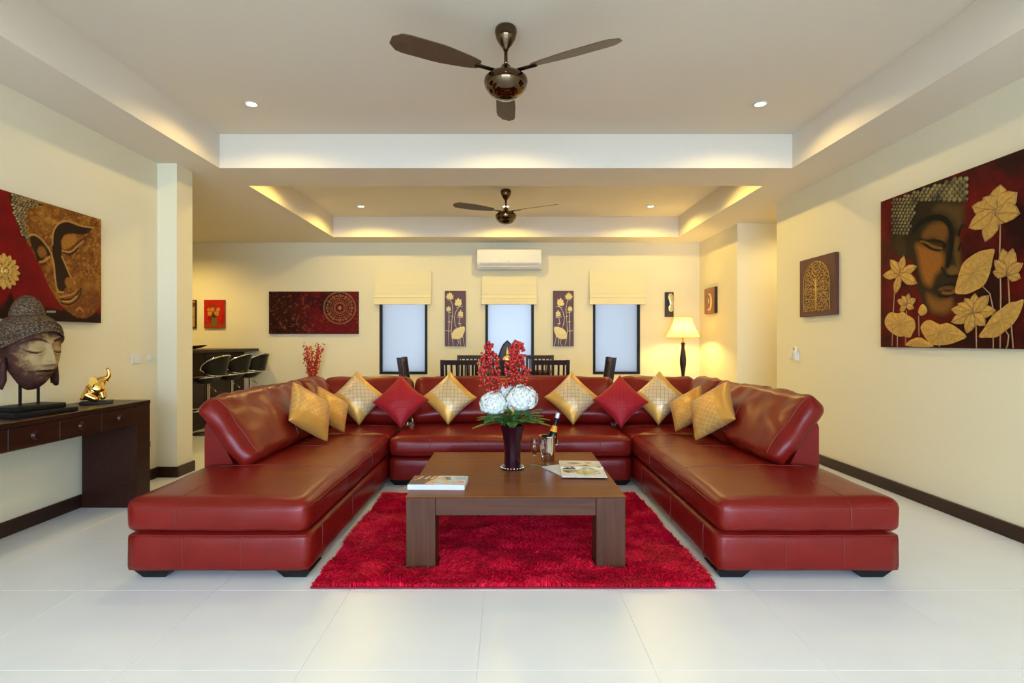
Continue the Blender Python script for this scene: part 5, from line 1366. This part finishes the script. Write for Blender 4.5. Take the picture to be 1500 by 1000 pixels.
# ------------------------------------------------------------------ switches, sockets, remote
def plate(name, label, cat, x, y, z, w, h, side, n, vert=False):
    s_ = 1 if side == 'left' else -1; X0 = -WX*s_
    th = thing(name, label, cat, (X0, y, z))
    obj('plate', MB().bbox((min(X0, X0+s_*.010), y-w/2, z-h/2), (max(X0, X0+s_*.010), y+w/2, z+h/2), .002, 1), WHITEP, th, world=True)
    for k in range(n):
        yy = y-w/2+w*(k+.5)/n
        obj('rocker' if 'switch' in name else 'socket_face', MB().bbox((min(X0+s_*.0102, X0+s_*.016), yy-w/n*.3, z-h*.24), (max(X0+s_*.0102, X0+s_*.016), yy+w/n*.3, z+h*.24), .001, 1), WHITEP if 'switch' in name else GREYP, th, world=True)
plate('light_switch', 'white double light switch on the left wall, above the console end', 'switch', 0, 4.90, 1.127, .125, .085, 'left', 2)
plate('light_switch', 'slim white switch plate on the left wall, beside the pillar corner', 'switch', 0, 5.10, 1.125, .10, .062, 'left', 2)
plate('wall_socket', 'white socket low on the left wall beyond the console', 'socket', 0, 5.06, .335, .07, .11, 'left', 1)
plate('light_switch', 'white switch plate on the right wall below the tree picture', 'switch', 0, 6.33, 1.125, .12, .085, 'right', 1)
rc = thing('remote_control', 'white remote in its wall holder on the right wall', 'remote', (WX, 6.20, 1.10))
obj('holder', MB().bbox((WX-.028, 6.17, 1.065), (WX-.001, 6.225, 1.16), .004, 1), WHITEP, rc, world=True)
obj('remote', MB().bbox((WX-.048, 6.175, 1.07), (WX-.0285, 6.22, 1.225), .006, 2), WHITEP, rc, 40, world=True)
obj('screen', MB().box((WX-.050, 6.18, 1.185), (WX-.0478, 6.215, 1.212)), GREYP, rc, world=True)

# ------------------------------------------------------------------ ceiling fans
BLADE = plain('fan_blade_brown', (.10, .055, .03), .4, var=.2)
def fan(label, x, y, rot, k):
    t = thing('ceiling_fan', label, 'fan', (x, y, HC), 0, 'dark chrome ceiling fans')
    obj('canopy', MB().lathe([(0, 0), (.062, 0), (.070, -.012), (.071, -.035), (.060, -.075), (.036, -.115), (.020, -.135), (.014, -.15), (0, -.15)], 36), BRONZE, t, True)
    obj('rod', MB().lathe([(.012, -.148), (.012, -.27), (0, -.27)], 16), BRONZE, t, True)
    obj('motor', MB().lathe([(0, -.235), (.020, -.236), (.032, -.25), (.036, -.268), (.060, -.282), (.105, -.302), (.138, -.33), (.141, -.352), (.128, -.39), (.100, -.425), (.065, -.447), (.030, -.455), (0, -.457)], 48), BRONZE, t, True)
    zb = -.292
    for i in range(3):
        a = rot+2*PI*i/3; M = Matrix.Rotation(a, 4, 'Z')
        obj('blade_arm', MB().bbox((.07, -.018, zb-.004), (.22, .018, zb+.004), .002, 1, M), BRONZE, t)
        v = []; f = []; n = 12
        for j in range(n+1):
            r_ = .19+(.76-.19)*j/n; wd = .030+.040*min(1, (j/n)*2.2)**.7-(.045*max(0, (j/n-.86)/.14)**2)
            tl = .25
            for s_ in (-1, 1): 
                for h in (0, .006): v.append(tuple(M @ Vector((r_, s_*wd, zb+s_*wd*tl+h+.004))))
        for j in range(n):
            b0 = j*4; f += [(b0, b0+2, b0+6, b0+4), (b0+1, b0+5, b0+7, b0+3), (b0, b0+4, b0+5, b0+1), (b0+2, b0+3, b0+7, b0+6)]
        f += [(0, 1, 3, 2), (n*4, n*4+2, n*4+3, n*4+1)]
        obj('blade', MB().add(v, f), BLADE, t)
fan('dark chrome ceiling fan over the sofa, the large near one', 0, 3.53, R(90), 0)
fan('dark chrome ceiling fan over the dining table, the far one', 0, 7.31, R(-30), 1)

# ------------------------------------------------------------------ recessed ceiling downlights
m, nt, b = new_mat('downlight_glow'); b.inputs['Emission Color'].default_value = (1, .80, .50, 1); b.inputs['Emission Strength'].default_value = 26.0; GLOW = m
dl = thing('downlight', 'x', 'light', (0, 0, HC), 0, 'recessed ceiling downlights')
obj('trim_ring', MB().lathe([(.040, -.001), (.058, -.001), (.060, -.005), (.056, -.009), (.042, -.007), (.040, -.001)], 28, cap=False), WHITEP, dl, True)
obj('lens', MB().lathe([(0, -.004), (.040, -.004), (.040, -.001), (0, -.001)], 24), GLOW, dl)
xs = (-2.152, 0, 2.152); k = 0
for row, y in enumerate((4.66, 2.40, 8.19, 6.43)):
    for c_, x in enumerate(xs):
        o = dl if k == 0 else copy_tree(dl)
        k += 1
        o.location = (x, y, HC)
        o['label'] = 'recessed downlight, '+('far row of the front ceiling tray', 'near row of the front ceiling tray', 'far row of the back ceiling tray', 'near row of the back ceiling tray')[row]+', '+('left end', 'middle', 'right end')[c_]
        lamp('downlight_beam', 'SPOT', (x, y, HC-.012), DOWN[row], WARM if row < 2 else WARM2, None, .035, R(160), .3)
lamp('bar_light', 'SPOT', (-5.2, 8.3, HS-.02), 125, (1, .73, .24), None, .05, R(160), .8)
lamp('corridor_light', 'SPOT', (4.0, 7.2, HS-.02), 40, (1, .74, .32), None, .05, R(165), .8)
